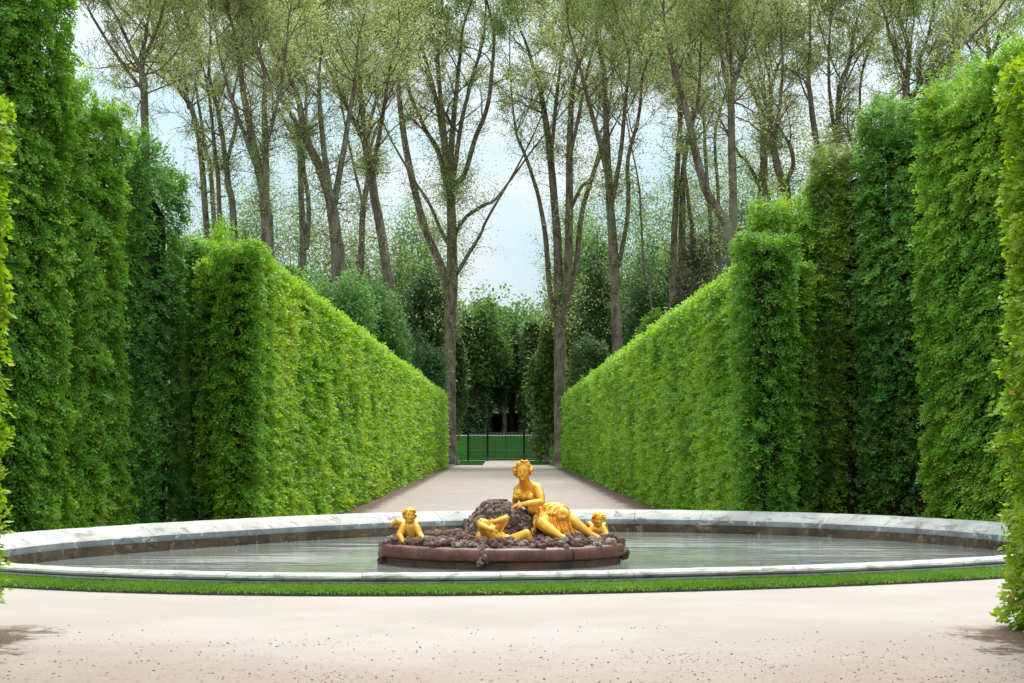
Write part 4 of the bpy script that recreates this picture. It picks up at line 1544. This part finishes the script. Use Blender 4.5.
# ------------------------------------------------------------------ tall trees
TT = [
    ('tall tree behind the stepped top of the dark left hedge, single trunk fading into twigs', 125, [
        [(145, 112, 9), (143.5, 85, 8), (142, 65, 6), (144, 40, 4)], [(143, 75, 6), (130, 45, 4), (115, 15, 3)], [(142, 62, 5), (158, 35, 4), (170, 5, 3)], [(144, 92, 5), (120, 60, 4), (95, 20, 3)]]),
    ('slim twin stemmed tree leaning left above the bluish left hedge', 150, [
        [(204, 190, 7), (193, 114, 6), (181, 94, 5), (170, 76, 4), (160, 50, 3)], [(212, 192, 5.5), (206, 155, 5), (201, 126, 4), (196, 80, 3)], [(188, 106, 4), (184, 60, 3), (178, 20, 2.5)]]),
    ('slim forked tree with dark crossing stems between the left hedge and the pillar', 142, [
        [(234, 228, 8), (228, 185, 7), (224, 152, 6), (218, 114, 5), (208, 75, 4)], [(219, 205, 5.5), (215, 160, 5), (212, 122, 4), (206, 80, 3)], [(226, 165, 5), (237, 118, 4), (232, 95, 3)]]),
    ('stout tree straight above the left pillar, forking low into two long stems', 125, [
        [(267, 246, 15), (265, 210, 13), (262, 190, 11), (252, 144, 9), (242, 95, 7), (236, 60, 5)], [(264, 205, 10), (267, 179, 9), (267, 120, 7), (268, 75, 5)], [(258, 172, 7), (243, 135, 5), (230, 98, 4)], [(266, 150, 5), (280, 100, 4), (288, 60, 3)]]),
    ('pair of thin upright stems between the two stout left trees', 172, [
        [(303, 245, 8), (301, 200, 7), (300, 159, 6), (297, 124, 5), (286, 103, 4)], [(307, 246, 6), (308, 200, 5.5), (303, 160, 5), (306, 110, 3.5)], [(300, 150, 4.5), (276, 105, 3.5), (266, 85, 3)]]),
    ('stout trunk leaning left over the left alley hedge with a straight right fork', 138, [
        [(338, 268, 16), (336, 240, 14.5), (332, 209, 13), (322, 174, 11), (307, 139, 9), (300, 100, 7), (290, 70, 5)], [(333, 206, 9), (337, 180, 7.5), (341, 149, 7), (347, 105, 5)],
        [(329, 190, 8), (324, 154, 7), (319, 110, 6), (317, 75, 4)], [(305, 135, 5), (285, 105, 4), (270, 75, 3)]]),
    ('thin straight trunk standing close left of a left leaning curved trunk', 178, [
        [(360, 290, 8), (361, 250, 7.5), (362, 214, 7), (367, 174, 6), (366, 130, 5)], [(363, 205, 4), (352, 160, 3), (345, 120, 2.5)], [(366, 165, 4), (380, 120, 3)]]),
    ('curved dark trunk leaning left above the middle of the left alley hedge', 150, [
        [(393, 322, 13), (388, 280, 12), (382, 239, 11), (374, 194, 10), (367, 149, 8.5), (352, 119, 6), (338, 92, 4)], [(371, 175, 7.5), (364, 145, 6.5), (362, 110, 5.5), (359, 80, 4)],
        [(373, 165, 6), (380, 135, 5), (385, 105, 4), (390, 75, 3)]]),
    ('tall fan shaped tree with many forks at the far end of the left alley hedge', 195, [
        [(450, 464, 14.5), (450, 400, 13), (450, 340, 13), (452, 279, 13.5), (451, 220, 11), (450, 169, 8), (455, 100, 5.5), (460, 55, 4)],
        [(451, 200, 8), (441, 125, 6), (435, 95, 5), (425, 55, 4)], [(449, 170, 7), (443, 110, 5.5), (440, 60, 4)], [(452, 185, 7), (464, 175, 6), (475, 139, 5.5), (488, 105, 5), (494, 55, 4)],
        [(448, 190, 7), (438, 150, 6), (425, 128, 5), (409, 88, 4)], [(447, 285, 9.5), (440, 262, 9), (424, 222, 8.5), (409, 160, 8), (401, 110, 6.5), (397, 70, 4)],
        [(456, 275, 5), (470, 252, 4.5), (482, 234, 3.5), (491, 215, 3)], [(454, 235, 5), (466, 217, 4.5), (485, 205, 4), (497, 198, 3)], [(446, 240, 4.5), (430, 205, 3.5), (414, 180, 3)],
        [(452, 190, 6), (462, 120, 5), (475, 70, 4)]]),
    ('tall tree of several upright stems at the far end of the right alley hedge', 195, [
        [(561, 464, 15), (560, 390, 14), (560, 319, 13), (559, 279, 11), (556, 214, 9), (550, 149, 8), (542, 95, 6), (531, 58, 4)],
        [(561, 310, 11), (567, 279, 9.5), (569, 209, 9), (570, 129, 7), (574, 80, 5)], [(557, 320, 8), (550, 289, 6.5), (546, 235, 6), (538, 190, 4.5), (527, 155, 4), (518, 130, 3)],
        [(565, 300, 8), (575, 269, 7), (580, 215, 6), (594, 160, 5), (604, 118, 3.5)], [(551, 150, 5), (556, 100, 4), (560, 60, 3)], [(569, 160, 5), (580, 110, 4), (588, 70, 3)], [(566, 222, 5), (580, 190, 4), (592, 175, 3)]]),
    ('tall slender tree whose bare trunk rises from the middle of the right alley hedge', 165, [
        [(617, 385, 12.5), (617, 340, 12), (616, 300, 11.5), (614, 249, 11), (610, 184, 9), (608, 120, 7), (606, 65, 5)], [(618, 265, 5.5), (626, 225, 5), (628, 194, 5), (628, 159, 4.5), (637, 120, 4), (642, 75, 3)],
        [(610, 185, 7), (600, 144, 6), (590, 110, 5), (580, 70, 3.5)], [(612, 200, 6), (620, 150, 5), (624, 100, 4)], [(652, 310, 3), (644, 270, 3), (640, 215, 2.5), (637, 180, 2)]]),
    ('cluster of three thin stems above the brown conifer', 180, [
        [(673, 262, 7.5), (675, 210, 7), (676, 172, 6.5), (679, 115, 5.5), (675, 82, 4)], [(682, 256, 8), (683, 200, 7), (684, 172, 6), (690, 140, 4.5), (694, 110, 3)], [(693, 250, 5), (690, 215, 4.5), (686, 180, 4)],
        [(712, 250, 5), (708, 200, 4.5), (704, 150, 4), (701, 110, 3)], [(720, 252, 4.5), (718, 190, 4), (716, 130, 3.5)]]),
    ('forked stout tree, one stem sweeping left and one upright, above the right alley hedge', 128, [
        [(731, 250, 14), (724, 221, 11), (706, 193, 10), (693, 152, 9), (685, 115, 8), (676, 82, 6), (668, 50, 4)], [(731, 246, 11), (734, 213, 10), (733, 156, 9), (733, 94, 8), (742, 66, 5.5), (750, 40, 4)],
        [(733, 110, 5), (722, 70, 4), (716, 40, 3)], [(690, 140, 5), (700, 95, 4), (704, 60, 3)], [(733, 100, 5), (730, 60, 4), (727, 30, 3)]]),
    ('dark upright stem crossing behind the right forked tree', 160, [
        [(761, 226, 10), (762, 190, 9.5), (763, 164, 9), (761, 115, 7.5), (753, 90, 6), (746, 72, 4.5)], [(763, 150, 6), (770, 110, 5), (776, 75, 3.5)], [(760, 185, 5), (748, 160, 4), (740, 150, 3)], [(771, 222, 5), (766, 190, 4.5), (764, 160, 4)]]),
    ('stem curving left beside the young bright tops of the right hedge', 150, [
        [(788, 208, 10), (784, 190, 9.5), (777, 168, 9), (770, 135, 7.5), (763, 100, 5)], [(783, 190, 6), (794, 164, 5), (792, 143, 4.5), (784, 126, 3.5)], [(772, 145, 5), (778, 110, 4), (780, 75, 3)]]),
    ('tree with three close upright stems fanning out above the dark right recess', 150, [
        [(827, 198, 11), (825, 180, 9), (820, 156, 7.5), (812, 111, 6.5), (810, 78, 5)], [(829, 190, 8), (834, 165, 7), (839, 123, 7), (841, 86, 6), (852, 58, 4)], [(832, 182, 7), (842, 165, 6), (853, 150, 5.5), (862, 120, 4)],
        [(836, 140, 5), (829, 100, 4), (826, 65, 3)]]),
    ('tree with low dark forks above the blue green right hedge', 140, [
        [(906, 110, 9), (906, 86, 7.5), (909, 50, 6), (900, 20, 4)], [(908, 100, 6), (918, 84, 5.5), (916, 65, 4.5), (925, 35, 3)], [(910, 102, 6), (931, 90, 5), (936, 68, 4.5), (957, 48, 3.5)], [(905, 75, 5), (890, 45, 4), (880, 20, 3)]]),
    ('tree seen only by its thin top above the sharp cornered right hedge', 150, [
        [(988, 85, 7), (989, 61, 6), (986, 40, 5), (980, 15, 3)], [(988, 62, 5), (1002, 35, 4), (1012, 10, 3)], [(988, 72, 4), (970, 45, 3), (958, 20, 2.5)]]),
]
for lab, y, stems in TT:
    tall_tree(lab, y, stems)

# ------------------------------------------------------------------ woods behind
W = 'leafy trees filling the wood behind the tall trunks'
WT = [
    # label, y, base px, centre px, py, rx, rz, mat, leaves, tone
    ('broad mid green tree right behind the fan shaped tree, left side', 235, 408, 412, 330, 48, 88, 'wood_leaf', 7000, .40),
    ('darker tree squeezed between the fan shaped tree and the clipped wall', 228, 450, 450, 378, 19, 72, 'wood_dark', 4200, .55),
    ('rounded green tree low in the central gap of sky', 330, 482, 482, 345, 32, 55, 'wood_leaf', 4200, .42),
    ('rounded bluish tree closing the alley axis behind the gate', 345, 512, 512, 352, 34, 58, 'teal_leaf', 4200, .35),
    ('leafy tree with yellowish tinge wrapped round the right alley end', 215, 547, 547, 392, 20, 78, 'olive_leaf', 5000, .35),
    ('tall leafy tree behind the multi stemmed tree, right of the gap', 240, 585, 588, 318, 42, 92, 'wood_leaf', 6500, .45),
    ('broad mid green tree behind the slender right trunk', 225, 632, 636, 322, 44, 88, 'wood_leaf', 6500, .50),
    ('grey green tree behind the brown conifer', 230, 690, 690, 300, 46, 80, 'wood_leaf', 6000, .48),
    ('small bright green tree poking over the right alley hedge', 120, 657, 655, 352, 26, 42, 'fresh_leaf', 3500, .45),
    ('shady tree low behind the right alley hedge near its far end', 190, 592, 592, 385, 26, 50, 'wood_dark', 3500, .6),
    ('soft teal green tree above the middle of the left alley hedge', 95, 335, 335, 330, 48, 62, 'teal_leaf', 7500, .48),
    ('teal green tree with loose outline above the far half of the left alley hedge', 130, 378, 375, 340, 36, 62, 'teal_leaf', 5500, .40),
    ('pale green tree with wispy top above the near half of the left alley hedge', 80, 300, 300, 318, 34, 55, 'teal_leaf', 5000, .55),
    ('dark leafy tree in the gap left of the alley end', 185, 425, 424, 385, 28, 55, 'wood_dark', 3800, .6),
    ('yellow green bushy tree top rising just behind the left pillar', 52, 214, 218, 300, 30, 84, 'hornbeam_bright', 6000, .42),
    ('bright young tree top rising just behind the right pillar', 51, 788, 792, 318, 24, 82, 'fresh_leaf', 6000, .42),
    ('light green bushy tree between right pillar and olive hedge', 53, 818, 815, 290, 26, 95, 'hornbeam_right', 6000, .5),
]
for lab, y, bx, cx, cy, rx, rz, mt, nl, tn in WT:
    clump_tree('leafy_tree', lab, 'tree', W, y, bx, cx, cy, rx, rz, mt, int(nl * 2.2), ls=3.7 if y > 70 else 3.3, tone=tn - (.08 if y > 180 else 0), nclump=50)
clump_tree('conifer', 'brownish dark conifer standing behind the right alley hedge', 'tree', None, 110, 692, 693, 300, 34, 58, 'brown_needle', 6000, 40, 2.8, .45, cone=.7)
for lab, y, bx, cx, cy, rx, rz, tn in (
        ('deep green tree filling the gap between the curved trunk and the fan shaped tree', 205, 432, 430, 335, 30, 92, .45),
        ('deep green tree between the stout left trunks and the teal tree', 215, 352, 352, 335, 50, 85, .5),
        ('deep green tree filling the space left of the slender right trunk', 208, 598, 600, 330, 30, 96, .5),
        ('deep green tree between the slender right trunk and the brown conifer', 212, 660, 660, 310, 42, 88, .5),
        ('deep green tree behind the right alley hedge under the forked tree', 205, 735, 735, 290, 44, 88, .5)):
    clump_tree('leafy_tree', lab, 'tree', W, y, bx, cx, cy, rx, rz, 'wood_dark', 13000, ls=3.6, tone=tn, nclump=60)
FW = 'dense trees closing the view beyond the gate'
for lab, y, bx, cx, cy, rx, rz, mt, tn in (
        ('dense dark tree standing low on the far lawn, left of the axis', 372, 478, 478, 388, 22, 46, 'wood_dark', .6),
        ('dense tree on the far lawn, right of the axis', 376, 532, 530, 384, 22, 50, 'wood_dark', .7),
        ('dense green tree at the middle of the far wood edge', 388, 506, 505, 375, 22, 60, 'wood_leaf', .35),
        ('fresh green round tree left in the far wood edge', 400, 488, 488, 350, 24, 52, 'wood_leaf', .6),
        ('fresh green round tree right in the far wood edge', 404, 528, 528, 352, 26, 54, 'wood_leaf', .55),
        ('broad tree far behind the left clipped wall', 380, 452, 452, 350, 34, 74, 'wood_leaf', .4),
        ('broad tree far behind the right clipped wall', 382, 562, 562, 345, 34, 80, 'wood_leaf', .4)):
    clump_tree('leafy_tree', lab, 'tree', FW, y, bx, cx, cy, rx, rz, mt, 11000, ls=3.6, tone=tn - .1, nclump=50, trunk_w=4)
HZT = 'hazy pale trees far behind the stems'
for lab, bx, cy, rx, rz, tn in (
        ('hazy far tree low between the slim left stems', 215, 270, 50, 95, .6), ('hazy far tree low behind the two thin upright stems', 300, 262, 46, 90, .6),
        ('hazy far tree low behind the thin straight trunk', 365, 270, 45, 90, .55), ('hazy far tree left of the fan shaped tree', 415, 265, 34, 70, .5),
        ('hazy far tree behind the multi stemmed tree', 580, 262, 40, 85, .55), ('hazy far tree behind the slender right trunk, low', 640, 260, 46, 95, .6),
        ('hazy far tree behind the cluster of three thin stems', 690, 235, 42, 95, .6), ('hazy far tree low behind the forked stout tree', 740, 225, 46, 95, .6),
        ('hazy far tree low behind the close upright stems', 815, 205, 55, 100, .6), ('hazy far tree low behind the stout straight left tree', 258, 255, 36, 95, .65)):
    clump_tree('leafy_tree', lab, 'tree', HZT, 300, bx, bx, cy, rx, rz, 'wood_leaf', 11000, 90, 2.2, tn)
clump_tree('dark_tree', 'dark tree with a straight trunk standing alone on the lawn beyond the gate', 'tree', None, 334, 504, 504, 385, 18, 34, 'wood_dark', 3000, 24, 3.0, .3, trunk_w=5)

# ------------------------------------------------------------------ iron gate
GY = 232.0
gx0, gx1 = (468 - VX) / F * GY, (541 - VX) / F * GY
gz = float(terrain(0, GY))
gate = thing('iron_gate', 'tall black wrought iron gate closing the end of the gravel alley', 'gate')
gl, gr = (487.5 - VX) / F * GY, (524 - VX) / F * GY
mid = (gl + gr) / 2


def bars(x0, x1, n, top, rail):
    T = Tubes()
    for i in range(n + 1):
        x = x0 + (x1 - x0) * i / n
        T.add([[x, GY, gz + .1], [x, GY, gz + top - .25], [x, GY, gz + top]], [.032, .032, .006], 5)
    for z in (.25, 1.35, rail):
        T.add([[x0, GY, gz + z], [(x0 + x1) / 2, GY, gz + z], [x1, GY, gz + z]], [.055, .055, .055], 5)
    return T.mesh()


for x0, x1 in ((gl + .12, mid - .04), (mid + .04, gr - .12)):
    obj('gate_leaf', bars(x0, x1, 12, 4.1, 3.75), M['iron'], gate)
for x0, x1 in ((gx0, gl - .12), (gr + .12, gx1)):
    obj('side_railing', bars(x0, x1, 14, 3.9, 3.6), M['iron'], gate)
for x in (gl, gr, gx0, gx1):
    T = Tubes()
    T.add([[x, GY, gz - .1], [x, GY, gz + 2.5], [x, GY, gz + 4.6]], [.13, .13, .13], 8)
    post = obj('gate_post', T.mesh(), M['iron'], gate)
    T = Tubes()
    T.add([[x, GY, gz + 4.6], [x, GY, gz + 4.7], [x, GY, gz + 4.75], [x, GY, gz + 4.95], [x, GY, gz + 5.3]], [.13, .2, .1, .16, .01], 8)
    obj('finial', T.mesh(), M['iron'], post)
for x in (gl, gr):
    T = Tubes()
    T.add([[x, GY - .9, gz], [x, GY - .45, gz + .45], [x, GY, gz + 1.4]], [.2, .14, .06], 6)
    obj('gate_strut', T.mesh(), M['iron'], gate)


# ------------------------------------------------------------------ grit on the gravel
def build_pebbles():
    n = 11000
    y = 11.2 + 8.0 * rng.beta(1.1, 2.4, n)
    x = rng.uniform(-1, 1, n) * (y * .31)
    keep = rng.uniform(0, 1, n) < .15 + 1.0 * (vnoise(x / 1.6, y / .5, 77) * vnoise(x / .4 + 5, y / .3, 78) * 1.6) ** 2
    x, y = x[keep], y[keep]
    n = len(x)
    r = .003 + rng.exponential(.0022, n)
    r = np.minimum(r, .010)
    ov, of_ = ico(1)
    V = ov[None] * r[:, None, None] * rng.uniform(.6, 1.3, (n, 1, 3)) * np.array([1.2, 1.2, .7])
    V = V * (1 + rng.normal(0, .12, V.shape[:2]))[..., None]
    V = V + np.c_[x, y, r * .3][:, None, :]
    Fc = of_[None] + (np.arange(n) * len(ov))[:, None, None]
    me = mesh(V.reshape(-1, 3), Fc.reshape(-1, 3), {'var': np.repeat(rng.uniform(0, .75, n), len(of_))})
    o = obj('pebbles', me, M['pebble'])
    tag(o, 'scattered brown grit and small stones on the near gravel', 'pebbles', kind='stuff')


build_pebbles()

# ------------------------------------------------------------------ light, sky, camera
EL, AZ = math.radians(58), math.radians(12)      # high, beyond the alley, veiled by thin cloud
sc = bpy.context.scene
wd = bpy.data.worlds.new('World')
sc.world = wd
wd.use_nodes = True
nt = wd.node_tree
nt.nodes.clear()
out = nt.nodes.new('ShaderNodeOutputWorld')
sky = nt.nodes.new('ShaderNodeTexSky')
sky.sky_type = 'NISHITA'
sky.sun_disc = False
sky.sun_elevation = EL
sky.sun_rotation = AZ
sky.air_density = 1.0
sky.dust_density = 2.0
tc = nt.nodes.new('ShaderNodeTexCoord')
mp = nt.nodes.new('ShaderNodeMapping')
mp.inputs['Scale'].default_value = (1, 1, 2.6)
nz = nt.nodes.new('ShaderNodeTexNoise')
nz.inputs['Scale'].default_value = 3.2
nz.inputs['Detail'].default_value = 6
nz.inputs['Roughness'].default_value = .55
mr = nt.nodes.new('ShaderNodeMapRange')
mr.inputs[1].default_value = .32
mr.inputs[2].default_value = .62
mr.inputs[3].default_value = .78
mr.inputs[4].default_value = 1.0
mx = nt.nodes.new('ShaderNodeMix')
mx.data_type = 'RGBA'
sx = nt.nodes.new('ShaderNodeSeparateXYZ')
el_ = nt.nodes.new('ShaderNodeMapRange')       # an overcast sky is about three times brighter overhead than at the horizon
el_.inputs[1].default_value = 0.0
el_.inputs[2].default_value = 1.0
el_.inputs[3].default_value = 3.9
el_.inputs[4].default_value = 14.5
vm = nt.nodes.new('ShaderNodeVectorMath')
vm.operation = 'SCALE'
nz2 = nt.nodes.new('ShaderNodeTexNoise')
nz2.inputs['Scale'].default_value = 7.0
nz2.inputs['Detail'].default_value = 5
nt.links.new(mp.outputs[0], nz2.inputs['Vector'])
ct = nt.nodes.new('ShaderNodeValToRGB')
ct.color_ramp.elements[0].position = .40
ct.color_ramp.elements[0].color = (.63, .84, .94, 1)
ct.color_ramp.elements[1].position = .60
ct.color_ramp.elements[1].color = (.88, .95, .99, 1)
nt.links.new(nz2.outputs[0], ct.inputs[0])
nt.links.new(ct.outputs[0], vm.inputs[0])
bg = nt.nodes.new('ShaderNodeBackground')
bg.inputs['Strength'].default_value = .10
L_ = nt.links.new
L_(tc.outputs['Generated'], mp.inputs['Vector'])
L_(mp.outputs[0], nz.inputs['Vector'])
L_(nz.outputs[0], mr.inputs[0])
L_(mr.outputs[0], mx.inputs[0])
L_(tc.outputs['Generated'], sx.inputs[0])
L_(sx.outputs[2], el_.inputs[0])
L_(el_.outputs[0], vm.inputs['Scale'])
L_(vm.outputs[0], mx.inputs[7])
L_(sky.outputs[0], mx.inputs[6])
L_(mx.outputs[2], bg.inputs['Color'])
L_(bg.outputs[0], out.inputs['Surface'])

sl = bpy.data.lights.new('sun', 'SUN')
sl.energy = 2.2
sl.angle = math.radians(18)
sl.color = (1, .96, .90)
so = bpy.data.objects.new('sun', sl)
C.objects.link(so)
dirv = Vector((math.sin(AZ) * math.cos(EL), math.cos(AZ) * math.cos(EL), math.sin(EL)))
so.rotation_euler = dirv.to_track_quat('Z', 'Y').to_euler()
so.location = (0, 0, 60)

cd = bpy.data.cameras.new('camera')
cd.sensor_width = 36
cd.lens = F / 1024 * 36
cd.shift_y = (HZ - 341.5) / 1024
cd.shift_x = (512 - VX) / 1024
cd.clip_start = .1
cd.clip_end = 3000
co = bpy.data.objects.new('camera', cd)
C.objects.link(co)
co.location = (0, 0, EYE)
co.rotation_euler = (math.radians(90), 0, 0)
sc.camera = co

vs_ = sc.view_settings
vs_.view_transform = 'Standard'
vs_.look = 'None'
vs_.gamma = 1
vs_.use_curve_mapping = False
vs_.exposure = 0.95
sc.cycles.max_bounces = 6
sc.cycles.diffuse_bounces = 4
sc.cycles.glossy_bounces = 3
sc.cycles.transmission_bounces = 3
sc.cycles.use_denoising = True
